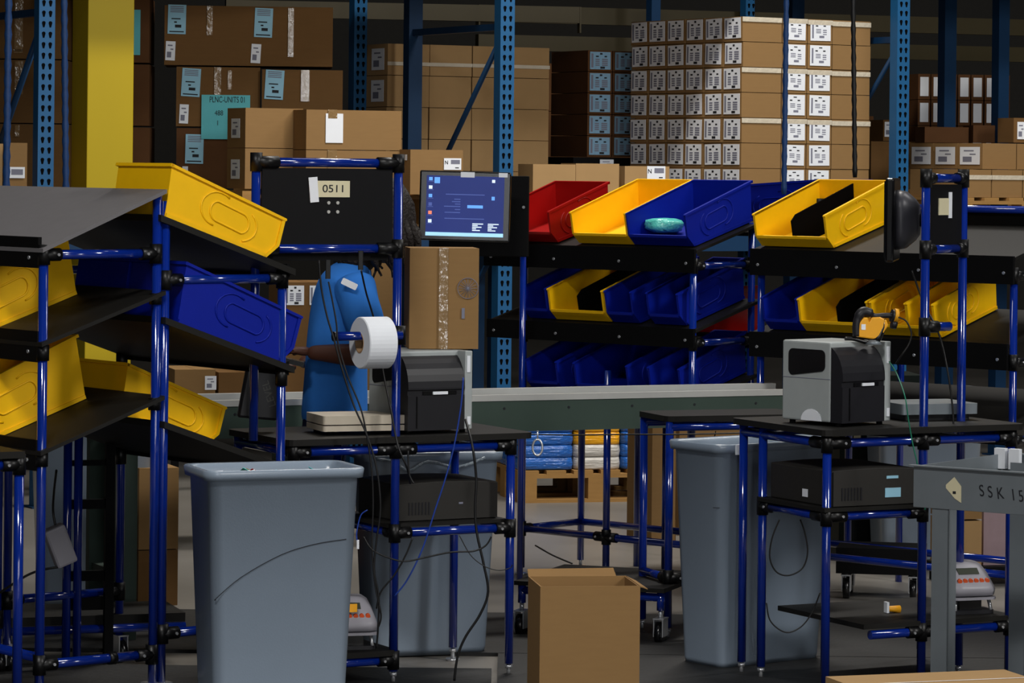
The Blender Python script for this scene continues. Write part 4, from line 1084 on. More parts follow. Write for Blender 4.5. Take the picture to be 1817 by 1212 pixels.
# ================================================================== bench scales with keys
def bench_scale(p, yaw, label, w=.17):
    t = thing('digital_scale', label, 'scale', p, (0, 0, R(yaw)), 'digital scales on the low shelves')
    q = MB(); rings = []
    for z, k, yo in ((.055, .86, .02), (.06, .98, .005), (.078, 1.0, 0), (.09, .97, .004), (.13, .84, .03), (.155, .72, .055), (.162, .6, .065)):
        rings.append([(x * k, y * (k * .9) + yo, z) for x, y in rr(w, .13, .04, 5)])
    q.loft(rings).build('housing', SCAL, t)
    s = math.atan2(.04, -.033)
    fy = lambda z: -.065 * .9 * (.97 + (z - .09) * -2.9) + (z - .09) * .72 + .002
    d = MB()
    for z0, z1, x0_, x1_ in ((.128, .146, -.045, .03),):
        y0, y1 = fy(z0) + .002, fy(z1) + .004
        d.poly([(x0_, y0 - .004, z0), (x1_, y0 - .004, z0), (x1_, y1 - .004, z1), (x0_, y1 - .004, z1), (x0_, y0 + .01, z0), (x1_, y0 + .01, z0), (x1_, y1 + .01, z1), (x0_, y1 + .01, z1)],
               [(0, 1, 2, 3), (7, 6, 5, 4), (0, 4, 5, 1), (1, 5, 6, 2), (2, 6, 7, 3), (3, 7, 4, 0)])
    d.build('display', LCD, t)
    for k in range(6):
        x = -.05 + k * .02; y = fy(.108)
        MB().cyl((x, y - .004, .107), (x, y + .006, .109), .0075, seg=10).build('key', ORNG, t)
    MB().rbox(-w * .49, w * .49, -.06, .06, .047, .055, .03).build('drip_rim', SCAL, t)
    MB().box(-.04, .04, -.02, .03, .012, .047).build('neck', BLKG, t)
    for x in (-.06, .06): MB().tube([(x, -.03, .047), (x * 1.12, -.04, .0)], .006, seg=6).build('leg', CHRM, t)
    MB().rbox(-w * .45, w * .45, -.05, .05, 0, .012, .02).build('base', CHAR, t)
    return t
bench_scale(SR.pt(SR.a(1718, .1, .4), .1, zB2 + .017), 20, 'grey digital scale with orange keys on the right low shelf')
o = bench_scale(SL.pt(SL.a(622, .08, .3), .08, zB + .015), 14, 'grey digital scale half hidden behind the front grey bin')
MB().box(-.03, .012, -.052, -.045, .122, .148).build('sticky_note', SYEL, o)
# small yellow connector lamp on the low shelf
t = thing('screwdriver', 'small yellow handled tool with white tip on low shelf', 'tool', SR.pt(SR.a(1575, .2, .4), .2, zB2 + .03), (0, R(0), R(20)))
MB().cyl((0, 0, 0), (.045, 0, -.004), .008, r1=.0135).build('handle', SYEL, t); MB().box(-.006, .002, -.012, .012, -.013, .022).build('tip', PAPER, t)

# ================================================================== barcode scanner on the right printer
t = thing('barcode_scanner', 'black and yellow handheld barcode scanner lying on the right printer', 'barcode scanner', W(1550, 584, 10.95), (0, 0, R(12)))
s = sc(10.95)
def q_(px, py): return ((px - 1550) / s, 0, -(py - 584) / s)
hood = [q_(*p) for p in ((1519, 596), (1518, 580), (1521, 564), (1530, 553), (1541, 555), (1552, 561), (1568, 560), (1580, 560), (1590, 562))]
MB().tube(smooth_pts(hood, 4), [.013] * 9 + [.016] * 9 + [.009] * 15, seg=10).build('black_shell', CHAR, t)
body = [(1520, 598), (1522, 573), (1530, 563), (1537, 563), (1540, 572), (1545, 563), (1560, 562), (1572, 567), (1576, 577), (1566, 592), (1552, 602), (1535, 600)]
o = MB().prism([(q_(*p)[0], q_(*p)[2]) for p in body], -.012, .02, 'y').build('yellow_body', SYEL, t, bevel=.004)
MB().box(q_(1525, 0)[0], q_(1533, 0)[0], -.0135, -.012, q_(0, 585)[2], q_(0, 575)[2]).build('rating_label', PAPER, o)
MB().cyl(q_(1583, 560), q_(1594, 562), .021, r1=.017).build('handle_end', CHAR, t); MB().cyl(q_(1587, 559), q_(1594, 560), .0225).build('yellow_ring', SYEL, t)
MB().tube([q_(1583, 575), q_(1592, 577)], .014).build('trigger_knob', CHAR, t)
MB().tube([q_(1568, 566), q_(1567, 580), q_(1560, 596), q_(1552, 606)], [.012, .013, .014, .016], seg=8).build('stand_arm', BLKG, t)
MB().tube(smooth_pts([q_(1497, 601), q_(1515, 602), q_(1540, 608), q_(1560, 606)], 4), .006, seg=8).build('cradle_rim', BLKG, t)
MB().cyl((-.0, 0, -(611 - 584) / s), (0, 0, -(603 - 584) / s), .03, r1=.014).build('cradle_base', GMET, t)

# ================================================================== middle low table
MT = Fr(1187, 12.0, 20, z=.5)
t = froot('work_table', 'black topped blue pipe table in front of the conveyor, left of right printer', 'table', MT)
zm = MT.z(738)
a14 = MT.a(1430, 0, .8)
q = MB(); q.rbox(-.02, a14, -.02, .26, zm - .02, zm, .03); q.build('tabletop', DBRD, t)
for x, y in ((0, 0), (0, .24), (a14 - .05, 0), (a14 - .05, .24)):
    pipe(t, (x, y, .045), (x, y, zm - .02), 'leg'); foot(t, x, y)
pipe(t, (0, 0, zm - .04), (a14 - .05, 0, zm - .04), 'table_rail'); pipe(t, (0, .24, zm - .04), (a14 - .05, .24, zm - .04), 'table_rail')
joint(t, 0, 0, .22, [(1, 0, 0), (0, 1, 0)]); pipe(t, (0, 0, .22), (a14 - .05, 0, .22), 'low_rail'); pipe(t, (0, .0, .22), (0, .24, .22), 'low_rail')
# low black platform left of it
LP = Fr(1178, 11.85, -20, z=.2)
t = froot('low_shelf_cart', 'low black shelf cart on casters behind the open carton', 'cart', LP)
wl = -LP.a(912, 0, .2)
MB().box(-wl, 0, 0, .55, .185, .2).build('platform', DBRD, t); 
for x in (-wl + .02, -.02):
    for y in (.03, .52): caster(t, x, y); pipe(t, (x, y, .12), (x, y, .185), 'post')
pipe(t, (-wl + .02, .03, .165), (-.02, .03, .165), 'edge_rail'); pipe(t, (-wl + .02, .52, .165), (-.02, .52, .165), 'edge_rail')

# ================================================================== grey bins
def can(px, Y, yaw, label, h=.76, L=.46, Wd=.25, z=.5):
    f = Fr(px, Y, yaw, z=z)
    t = froot('rubbish_bin', label, 'rubbish bin', f, 'tall grey plastic bins')
    cx, cy = L / 2, Wd / 2
    def ring(l, w, zz, r_=.035): return [(x + cx, y + cy, zz) for x, y in rr(l, w, r_, 5)]
    q = MB()
    q.loft([ring(L * .82, Wd * .8, .02), ring(L * .85, Wd * .83, 0.005), ring(L * .87, Wd * .85, .03), ring(L, Wd, h - .03), ring(L + .008, Wd + .008, h - .028), ring(L + .03, Wd + .03, h - .03, .045), ring(L + .036, Wd + .036, h - .004, .045), ring(L + .03, Wd + .03, h, .045),
            ring(L - .004, Wd - .004, h - .002, .033), ring(L - .008, Wd - .008, h - .04, .032), ring(L * .84, Wd * .82, .03, .03)], smooth=True)
    q.build('bin_body', GCAN, t)
    return t, f
t, fc = can(372, 9.85, 21, 'tall grey plastic bin in the left foreground, full of scraps', h=.78)
sc_pts = []
for px, py in ((362, 1062), (385, 1058), (430, 1022), (500, 985), (560, 968), (615, 961)):
    z = fc.z(py, .2, 0); k = (1 - z / .76) * .13
    a = fc.a(px, .0, z); sc_pts.append((max(a, .012 + k * .2), .25 * k * .5 - .0015 + (0 if a > .02 else .01), z))
MB().tube(smooth_pts(sc_pts, 4), .0012, seg=5).build('scratch', INKD, t)
def scraps(t, seed, n, L=.46, Wd=.25, h=.76):
    rnd = random.Random(seed)
    q = MB(); q.box(.02, L - .02, .02, Wd - .02, h - .12, h - .06); q.build('rubbish_fill', mat('dark_rubbish', (60, 56, 54), .8, var=.5, scale=30), t)
    for i in range(n):
        x, y = rnd.uniform(.05, L - .05), rnd.uniform(.05, Wd - .05); a = rnd.uniform(0, 3)
        M_ = Matrix.Translation((x, y, h - .03)) @ Euler((rnd.uniform(-.7, .7), rnd.uniform(-.7, .7), a)).to_matrix().to_4x4()
        m = (PAPER, CARD3, POLY, PAPT, RED)[i % 5]
        MB().box(-.03, .03, -.018, .018, -.001, .001, M=M_).build('scrap', m, t)
scraps(t, 4, 9, h=.78)
t, f2_ = can(655, 11.45, 17, 'tall grey plastic bin under the 0511 station, lined with film', h=.7)
scraps(t, 8, 6, h=.7)
q = MB(); q.tube(smooth_pts([(.02, -.022, .68), (.08, -.024, .67), (.13, -.03, .64), (.2, -.022, .67), (.3, -.026, .65), (.4, -.022, .68)], 4), .006, seg=6); q.build('film_liner', mat('crumpled_film', (128, 140, 150), .15, bump=1.0, bscale=60, spec=.9), t)
t, f3_ = can(1277, 11.22, 38, 'tall grey plastic bin beside the right station, leaning corner forward', L=.52)
MB().box(.05, .085, -.022, -.018, .725, .758).build('paper_scrap', PAPER, t)
q = MB(); q.tube([(-.004, .03, .548), (.03, .012, .547), (.12, .009, .545), (.2, .01, .543)], .001, seg=5); q.build('scratch', INKD, t)
scraps(t, 11, 3)
can(60, 12.7, 12, 'grey plastic bin seen through the left rack, behind the blue posts')
can(1560, 14.1, 10, 'grey plastic bin in the dark behind the right station')
# ================================================================== cartons on the floor
FO = Fr(958, 10.0, 8, z=.3)
zo = FO.z(1041)
t = froot('open_cardboard_box', 'open tan carton standing in the centre foreground', 'cardboard box', FO)
q = MB(); w_, d_ = .3, .25; th = .004
q.box(0, w_, 0, th, 0, zo); q.box(0, th, th, d_ - th, 0, zo + .0); q.box(w_ - th, w_, th, d_ - th, 0, zo - .002); q.box(0, w_, d_ - th, d_, 0, zo); q.box(th, w_ - th, th, d_ - th, 0, .004)
q.build('box_walls', CARD, t)
MB().poly([(0, d_, zo), (w_ * .9, d_, zo), (w_ * .88, d_ + .02, zo + .022), (.0, d_ + .02, zo + .02), (0, d_ - .003, zo), (w_ * .9, d_ - .003, zo), (w_ * .88, d_ + .017, zo + .022), (0, d_ + .017, zo + .02)], [(0, 1, 2, 3), (7, 6, 5, 4), (0, 4, 5, 1), (1, 5, 6, 2), (2, 6, 7, 3), (3, 7, 4, 0)]).build('rear_flap', CARD, t)
MB().poly([(w_, .0, zo), (w_, d_, zo), (w_ + .028, d_ - .02, zo - .012), (w_ + .028, .03, zo - .012), (w_, 0, zo - .003), (w_, d_, zo - .003), (w_ + .028, d_ - .02, zo - .015), (w_ + .028, .03, zo - .015)], [(0, 1, 2, 3), (7, 6, 5, 4), (0, 4, 5, 1), (1, 5, 6, 2), (2, 6, 7, 3), (3, 7, 4, 0)]).build('side_flap', CARD, t)
FQ = Fr(1462, 9.5, 18, z=.25)
zq2 = FQ.z(1198)
o = carton(FQ.pt(0, -.32, 0), 18, .56, .32, zq2, CARD3, 'pale flat carton on the floor at the lower right corner', seam=False)
MB().box(.0, .55, .15, .154, zq2 - .002, zq2 - .0014).build('top_seam', PAPER, o)
for px, Y, w_, d_, py, lb, m in ((246, 12.75, .16, .2, 830, 'narrow tan carton seen between the left rack posts', CARD), (1157, 15.0, .12, .3, 756, 'tall tan carton behind the table leg, right of the wrapped bags', CARD), (1205, 15.4, .42, .4, 740, 'wide tan carton seen above the right grey bin', CARD)):
    f = Fr(px, Y, 20, z=.5)
    if px == 246:
        carton(f.pt(0, 0, 0), 20, w_, d_, f.z(976), CARD2, 'brown carton on the floor between the left rack posts'); carton(f.pt(0, 0, f.z(976)), 20, w_, d_, f.z(py) - f.z(976), m, lb)
    else: carton(f.pt(0, 0, 0), 20, w_, d_, f.z(py), m, lb)
f = Fr(1140, 15.2, 15, z=.1); o = carton(f.pt(0, -.1, 0), 15, .13, .12, .1, CARD2, 'small brown carton with red end on the aisle floor')
MB().box(-.002, .0, .0, .1, .0, .098).build('red_end', RED, o)
# cartons and packages behind the person and behind the racks
def bg(px0, px1, py0, py1, Y, m, label, d=.3, yaw=10, group=None, base=None):
    s = sc(Y); p = W(px0, py1, Y); h = (py1 - py0) / s
    return carton(p, yaw, (px1 - px0) / s / math.cos(R(yaw)), d, h, m, label, group), s
ST = Fr(300, 14.6, 15, z=.8)
wst = ST.a(720, 0, .8)
t = froot('storage_table', 'dark table behind the conveyor carrying brown cartons', 'table', ST)
zst = ST.z(722)
MB().box(0, wst, 0, .5, zst - .03, zst).build('tabletop', BLK, t)
for x in (.02, wst - .05):
    for y in (.02, .45): MB().box(x, x + .03, y, y + .03, 0, zst - .03).build('leg', BLK, t)
def st(px0, px1, py0, lb, m=CARD2, b=.02, d=.3, base=0):
    x0_, x1_ = ST.a(px0, b, 1), ST.a(px1, b, 1)
    h = ST.z(py0, x0_, b) - zst - base
    return carton(ST.pt(x0_, b, zst + base + .001), 15, x1_ - x0_, d, h, m, lb), h
o, h = st(310, 385, 655, 'tan carton seen under the left rack shelves, left of two', CARD); stick(o, 'small', .05, .06, 'f', .16, .1)
st(388, 470, 660, 'brown carton seen under the left rack shelves, right of two')
o, h = st(498, 600, 500, 'brown carton with grey grid label left of the person'); stick(o, 'grid2', .085, .085, 'f', .06, h - .06); stick(o, 'grid2', .085, .085, 'f', .17, h - .06)
st(640, 712, 455, 'tall tan carton between the person and the tall post', CARD)
# wrapped bags on a floor pallet in the aisle
FP = Fr(922, 16.8, 14, z=.2)
pallet(FP.pt(0, 0, .02), 14, .8, .7, 'floor pallet in the aisle under the wrapped bags', zb=0)
def bag(fr, a0_, a1_, b0, b1, z, h, m, label, seed):
    rnd = random.Random(seed); q = MB(); w = a1_ - a0_; d = b1 - b0; rings = []
    for zz, k in ((0, .975), (h * .12, .992), (h * .5, 1.0), (h * .85, .992), (h, .975)):
        rings.append([(x * k + w / 2 + rnd.uniform(-.002, .002), y * k + d / 2 + rnd.uniform(-.004, .004), zz) for x, y in rr(w, d, .04, 4)])
    q.loft(rings); o = q.build('wrapped_bag', m, loc=fr.pt(a0_, b0, z)); o.rotation_euler = (0, 0, fr.yaw)
    return tag(o, label, 'bag', 'wrapped bags on the floor pallet')
e = [FP.a(p, 0, .3) for p in (922, 1022, 1106, 1158)]
zp = .142 + .02
for i, (c1, c2) in enumerate((('blue', 'blue'), ('white', 'yellow'), ('blue', 'blue'))):
    for k in range(6):
        c = c1 if k < (2 if i == 1 else 9) else c2; m = {'blue': FILMB, 'white': FILMW, 'yellow': FILMY}[c]
        lay = ('lowest', 'second', 'third', 'fourth', 'fifth', 'topmost')[k]
        bag(FP, e[i] + .003, e[i + 1] - .003, .02, .6, zp + k * .062, .061, m, f'{c} wrapped bag, {lay} layer of the {("left", "middle", "right")[i]} stack on the pallet', i * 10 + k)
FP_ = None
# ================================================================== person in the blue shirt
def skin(name, pts, edges, m, sub=2, root=0):
    me = bpy.data.meshes.new(name); me.from_pydata([p for p, r in pts], edges, []); me.materials.append(m)
    o = bpy.data.objects.new(name, me); COL.objects.link(o)
    md = o.modifiers.new('skin', 'SKIN'); md.use_smooth_shade = True; md.branch_smoothing = .6
    for i, (p, r) in enumerate(pts):
        sv = me.skin_vertices[0].data[i]; sv.radius = r if isinstance(r, tuple) else (r, r); sv.use_root = (i == root)
    s_ = o.modifiers.new('sub', 'SUBSURF'); s_.levels = sub; s_.render_levels = sub
    dg = bpy.context.evaluated_depsgraph_get()
    me2 = bpy.data.meshes.new_from_object(o.evaluated_get(dg)); me2.name = name
    o.modifiers.clear(); o.data = me2; bpy.data.meshes.remove(me)
    for p in me2.polygons: p.use_smooth = True
    return o
YP = 11.75
def P(px, py, dy=0.0):
    v = W(px, py, YP + dy); return v
base = Vector((W(596, 600, YP).x, YP, 0))
per = thing('person', 'person in a blue short-sleeved shirt reaching left behind the packing table', 'person', base)
def L(v): return Vector(v) - base
z_hip = .93
def joints(lst):  # list of (point, radius)
    return [(tuple(L(p)), r) for p, r in lst]
hipc = Vector((W(582, 690, YP).x, YP, .93))
chest = P(606, 560); neckb = P(628, 474); neck = P(640, 440); head = P(652, 395)
shn = P(625, 492, -.16); shf = P(628, 490, .17)
eln = P(664, 632, -.2); wrn = P(556, 626, -.2)
elf = P(600, 600, .22); wrf = P(530, 650, .16)
# body: bare skin, one surface
B = []
E = []
def add(p, r, par=None):
    B.append((tuple(L(p)), r)); 
    if par is not None: E.append((par, len(B) - 1))
    return len(B) - 1
i0 = add(hipc, (.08, .1)); i1 = add((hipc + chest) / 2, (.06, .09), i0); i2 = add(chest, (.065, .09), i1); i3 = add(P(622, 502), (.04, .05), i2); i4 = add(neck, .05, i3)
i5 = add(P(650, 412), .062, i4)
n1 = add(shn - Vector((0, 0, .02)), .04, i3); n2 = add((shn + eln) / 2, .046, n1); n3 = add(eln, .044, n2); n4 = add((eln * .5 + wrn * .5), .04, n3); n5 = add(wrn + Vector((.02, 0, 0)), .029, n4); n6 = add(wrn - Vector((.025, 0, 0)), .025, n5)
f1 = add(shf - Vector((0, 0, .02)), .04, i3); f2 = add((shf + elf) / 2, .044, f1); f3 = add(elf, .036, f2); f4 = add(wrf, .023, f3)
for s in (-1, 1):
    hp = hipc + Vector((0, .09 * s, -.08)); kn = Vector((hipc.x - .03, YP + .1 * s, .48)); an = Vector((hipc.x + .03, YP + .1 * s, .09))
    a = add(hp, .08, i0); b = add(kn, .055, a); c = add((kn + an) / 2 + Vector((.015, 0, .04)), .05, b); add(an, .036, c)
body = skin('body', B, E, SKIN); body.parent = per
# head with face
hd = MB(); rings = []
hc = L(P(654, 385)); fw = Vector((-.93, .37, -.1)).normalized(); rt = Vector((0, 0, 1)).cross(fw).normalized(); up = fw.cross(rt).normalized()
prof = [(-.115, .03, .05, .03), (-.105, .045, .055, .035), (-.08, .058, .078, .022), (-.045, .066, .092, .006), (-.01, .072, .098, 0), (.03, .075, .1, -.004), (.065, .07, .092, -.01), (.095, .052, .07, -.012), (.115, .025, .035, -.012)]
for z, w_, d_, o_ in prof: rings.append([hc + up * z + rt * (w_ * math.cos(2 * math.pi * k / 20)) + fw * (d_ * math.sin(2 * math.pi * k / 20) + o_) for k in range(20)])
hd.loft(rings); h = hd.build('head', SKIN, per)
q = MB(); q.tube([hc + fw * .09 + up * .01, hc + fw * .118 - up * .025, hc + fw * .1 - up * .035], [.008, .015, .008], seg=8); q.build('nose', SKIN, h)
q = MB(); q.tube([hc + fw * .094 - up * .058 - rt * .022, hc + fw * .103 - up * .056, hc + fw * .094 - up * .058 + rt * .022], [.004, .008, .004], seg=8); q.build('lips', mat('lips', (110, 52, 46), .5), h)
for s in (-1, 1):
    q = MB(); c = hc + fw * .083 + rt * .031 * s + up * .008; q.tube([c - rt * .012, c, c + rt * .012], [.004, .011, .004], seg=8); q.build('eye', PAPER, h)
    MB().cyl(c + fw * .007, c + fw * .0125, .0055).build('pupil', INKD, h)
    q = MB(); c = hc + rt * .076 * s - fw * .005; q.tube([c + up * .03, c + rt * .012 * s - fw * .01, c - up * .028], [.006, .014, .006], seg=8); q.build('ear', SKIN, h)
# curly hair: a full mass behind the face
rnd = random.Random(5); q = MB(); rings = []
for i in range(11):
    ph_ = math.pi * i / 10; r_ = math.sin(ph_) ** .7 + .02
    z = .15 * -math.cos(ph_) - .03
    rings.append([hc - fw * .05 + up * (z + .015) + rt * (.13 * r_ * math.cos(2 * math.pi * k / 26) * (1 + rnd.uniform(-.08, .08))) + fw * (.115 * r_ * math.sin(2 * math.pi * k / 26) * (1 + rnd.uniform(-.08, .08))) for k in range(26)])
q.loft(rings)
c2 = L(P(630, 458, -.02)); rings = []
for i in range(9):
    ph_ = math.pi * i / 8; r_ = math.sin(ph_) ** .7 + .02
    rings.append([c2 + Vector((.07 * r_ * math.cos(2 * math.pi * k / 22) * (1 + rnd.uniform(-.12, .12)), .085 * r_ * math.sin(2 * math.pi * k / 22) * (1 + rnd.uniform(-.12, .12)), -.055 * math.cos(ph_))) for k in range(22)])
q.loft(rings)
hair = q.build('hair', HAIR, per)
for k in range(16):
    a = rnd.uniform(math.pi * .75, math.pi * 2.25)
    q = MB() if k == 0 else q
    st = hc - fw * .06 + rt * .1 * math.cos(a) + fw * .09 * math.sin(a) - up * .03
    if k == 0: lk = MB()
    lk.tube(smooth_pts([st, st - up * .05 + rt * rnd.uniform(-.015, .015) - fw * .02, st - up * .11 + rt * rnd.uniform(-.03, .03) - fw * rnd.uniform(0, .04), st - up * rnd.uniform(.14, .19) - fw * rnd.uniform(.0, .05)], 3), [.016] * 5 + [.012] * 3 + [.004] * 2, seg=6)
tag(lk.build('hair_locks', HAIR, hair), kind='stuff')
# shirt: a draped torso with folds, and short sleeves
def ring_at(py, pxc, hw, hd, dy=0.0, n=32, fold=.0, ph0=0.0):
    c = L(P(pxc, py, dy)); k = hw / sc(YP); out = []
    for j in range(n):
        a = 2 * math.pi * j / n; f = 1 + fold * math.sin(5 * a + ph0) + fold * .6 * math.sin(11 * a + ph0 * 2)
        ca, sa = math.cos(a), math.sin(a)
        out.append(c + Vector((k * f * math.copysign(abs(ca) ** .8, ca), hd * f * math.copysign(abs(sa) ** .8, sa), 0)))
    return out
q = MB()
q.loft([ring_at(758, 592, 57, .155, fold=.03, ph0=.4), ring_at(735, 592, 59, .16, fold=.03, ph0=.2), ring_at(690, 594, 57, .155, fold=.02, ph0=.8), ring_at(650, 596, 55, .15, fold=.015, ph0=1.2), ring_at(610, 598, 55, .15, fold=.02, ph0=1.0),
        ring_at(570, 602, 55, .155, fold=.012, ph0=.5), ring_at(535, 606, 53, .165), ring_at(508, 610, 50, .175), ring_at(490, 614, 46, .175), ring_at(475, 620, 38, .14), ring_at(465, 627, 30, .09), ring_at(459, 632, 24, .06)])
shirt = q.build('shirt', SHIRT, per)
sb = shirt.modifiers.new('smooth', 'SUBSURF'); sb.levels = 1; sb.render_levels = 2
def sleeve(p0, p1, r0, r1, nm):
    q = MB(); rings = []; d = (p1 - p0); ax = d.normalized(); x = ax.cross(Vector((0, 1, 0))).normalized(); y = ax.cross(x)
    for i, (t_, r_) in enumerate(((-.12, .3), (-.06, .75), (.05, 1.0), (.25, 1.02), (.5, .98), (.72, 1.04), (.9, 1.0), (1.0, 1.03), (1.0, .9), (.93, .85))):
        rr_ = (r0 + (r1 - r0) * max(0, t_)) * r_
        rings.append([L(p0 + d * t_ + x * (rr_ * math.cos(2 * math.pi * k / 22) * (1 + .05 * math.sin(3 * k + i))) + y * (rr_ * 1.05 * math.sin(2 * math.pi * k / 22))) for k in range(22)])
    o = q.loft(rings).build(nm, SHIRT, shirt); m_ = o.modifiers.new('smooth', 'SUBSURF'); m_.levels = 1; m_.render_levels = 2
    return o
sleeve(shn + Vector((0, .02, -.012)), shn * .32 + eln * .68 + Vector((0, 0, 0)), .074, .068, 'sleeve')
sleeve(shf, shf * .45 + elf * .55, .07, .066, 'sleeve')
lg = MB().rbox(-.028, .028, -.0015, .0015, -.011, .011, .004, axis='y').build('shirt_logo', PAPER, shirt, loc=L(P(620, 504, -.252))); lg.rotation_euler = (0, R(25), 0)
tr = []; E3 = []
tr.append((tuple(L(hipc + Vector((0, 0, .02)))), (.1, .13)))
tr.append((tuple(L(hipc)), (.1, .13)))
E3.append((0, 1))
for s in (-1, 1):
    k = len(tr)
    for p, r in ((hipc + Vector((0, .09 * s, -.1)), .095), (Vector((hipc.x - .03, YP + .1 * s, .48)), .07), (Vector((hipc.x + .02, YP + .1 * s, .1)), .06)): tr.append((tuple(L(p)), r))
    E3 += [(1, k), (k, k + 1), (k + 1, k + 2)]
trs = skin('trousers', tr, E3, TROU); trs.parent = per
for s in (-1, 1):
    q = MB(); c = L(Vector((hipc.x + .03, YP + .1 * s, 0)))
    q.loft([[c + Vector((x - .05, y, z)) for x, y in rr(l, w_, .04, 4)] for z, l, w_ in ((0, .25, .09), (.02, .26, .1), (.05, .24, .095), (.085, .14, .085), (.1, .1, .08))]); q.build('shoe', BLK, per)
# hands: palm and five fingers, curled over a small packet
def hand(w, d, dn, side, name='hand'):
    """w wrist, d direction of the fingers, dn palm normal"""
    d = d.normalized(); x = d.cross(dn).normalized() * side; dn = dn.normalized()
    H_ = []; EE = []
    def ad(p, r, par=None):
        H_.append((tuple(p), r))
        if par is not None: EE.append((par, len(H_) - 1))
        return len(H_) - 1
    r0 = ad(w, .024); pm = ad(w + d * .045, (.034, .019), r0)
    for k, (off, ln) in enumerate(((-.028, .062), (-.009, .072), (.01, .068), (.028, .052))):
        kn = ad(w + d * .085 + x * off, .0095, pm); m1 = ad(w + d * (.085 + ln * .45) + x * off + dn * .008, .0085, kn)
        m2 = ad(w + d * (.085 + ln * .78) + x * off + dn * .028, .0078, m1); ad(w + d * (.085 + ln * .9) + x * off + dn * .048, .007, m2)
    t0 = ad(w + d * .03 - x * .03 + dn * .008, .012, pm); t1 = ad(w + d * .06 - x * .05 + dn * .022, .0095, t0); ad(w + d * .085 - x * .05 + dn * .04, .008, t1)
    o = skin(name, H_, EE, SKIN, sub=2); o.parent = body; return o
hand(L(wrn), Vector((-1, .05, .12)), Vector((0.1, .35, -1)), 1)
hand(L(wrf), Vector((-1, -.2, -.1)), Vector((0, -.2, -1)), -1)
o = MB().box(-.04, .04, -.03, .03, -.008, .008).build('plastic_packet', BLKG, loc=P(520, 642, -.2)); o.rotation_euler = (0, R(12), 0); tag(o, 'small dark packet held in the reaching hand', 'packet')

# ================================================================== hanging hoses and cables
def hang(px0, px1, py1, Y, r, m, label):
    top = W(px0, -60, Y); bot = W(px1, py1, Y); d = bot - top
    p0 = top.copy(); k = (7.8 - top.z) / -(d.z) if d.z else 0
    p0 = top - d * ((7.8 - top.z) / (top.z - bot.z))
    p0 = Vector((top.x, Y, 7.8))
    pts = [p0 + (top - p0) * i / 6 for i in range(6)] + [top + d * i / 30 for i in range(31)]
    rr_ = [r * (1 + (.18 if i % 2 else -.1)) for i in range(len(pts))]
    q = MB().tube([p - bot for p in pts], rr_, seg=8)
    return tag(q.build('hanging_hose', m, loc=bot), label, 'hose')
HB = mat('dull_blue_hose', (24, 60, 110), .5, var=.3, scale=80)
hang(113, 117, 345, 12.2, .011, HB, 'dull blue hose hanging just left of the yellow column')
hang(16, 11, 345, 12.0, .012, HB, 'dull blue hose hanging at the far left edge')
hang(1396, 1391, 345, 12.6, .0095, HB, 'thin dull blue hose hanging in front of the tall labelled pallet')
hang(1513, 1517, 315, 12.6, .0085, CABK, 'black hose hanging over the right of the tall labelled pallet')
YC = 10.72
def C(name, pts, r, m, label, cat='cable', Y=YC, group=None): return cable(name, [(p[0], p[1], p[2] if len(p) > 2 else Y) for p in pts], r, m, label, cat, group)
# cables dropping from the board
C('power_cable', [(566, 462), (570, 510), (580, 560), (592, 600), (607, 655), (628, 720), (650, 770), (668, 830), (675, 900), (668, 960), (664, 1010), (672, 1060), (671, 1110), (668, 1150)], .0032, CABK, 'left black cable falling from the board past the label roll')
C('power_cable', [(583, 500), (590, 535), (597, 575), (600, 610), (616, 665), (640, 725), (652, 780), (660, 840), (662, 900), (660, 970), (666, 1040), (676, 1090), (672, 1112)], .0028, CABK, 'second black cable with a plug above, beside the shirt front')
C('power_cable', [(641, 480, 11.0), (650, 520, 11.05), (662, 560, 11.08), (672, 600, 11.08), (680, 660, 11.0), (694, 730, 10.85), (706, 790, 10.78), (722, 830, 10.78), (728, 858, 10.85)], .0032, CABK, 'black cable falling over the shirt sleeve behind the label roll')
for px, py, lb in ((582, 478, 'left'), (640, 462, 'right')):
    p = W(px, py, YC); t = MB().rbox(-.008, .008, -.008, .008, -.03, .03, .003).build('cable_plug', CABK, loc=p); tag(t, f'black cable plug hanging under the board, {lb} one', 'plug')
C('data_cable', [(822, 670), (818, 720), (806, 790), (790, 850), (772, 905), (758, 950), (745, 985), (722, 1030), (700, 1058)], .0026, CABB, 'blue cable running diagonally down from the left printer', Y=10.78)
C('power_cable', [(826, 745, 10.85), (838, 790, 10.75), (845, 850), (843, 900), (846, 945), (858, 1000), (866, 1050), (852, 1090), (826, 1130), (812, 1165), (806, 1208)], .0042, CABK, 'thick black cable looping down right of the middle bin', Y=10.75)
C('power_cable', [(645, 952), (660, 975), (690, 990), (720, 996), (760, 988), (800, 980), (840, 978), (862, 968), (872, 952)], .0028, CABK, 'black cable sagging under the computer shelf')
C('power_cable', [(732, 955), (720, 985), (700, 1020), (676, 1050), (668, 1080)], .0028, CABK, 'short black cable under the left computer shelf')
C('thin_cable', [(815, 950), (835, 985), (860, 1005), (885, 1012), (905, 1008), (909, 1002)], .0016, CABK, 'thin grey wire curling round the right leg of the 0511 station')
C('data_cable', [(652, 905), (640, 915), (633, 945), (634, 962)], .0022, CABB, 'short blue cable with white plug beside the left computer', Y=10.7)
tag(MB().rbox(-.004, .004, -.004, .004, -.014, .014, .002).build('network_plug', PAPER, loc=W(635, 966, 10.7)), 'small white network plug at the end of the short blue cable', 'plug')
C('power_cable', [(724, 800), (726, 840), (734, 858)], .003, CABK, 'short black cable behind the tall post, above the left computer')
YD = 10.68
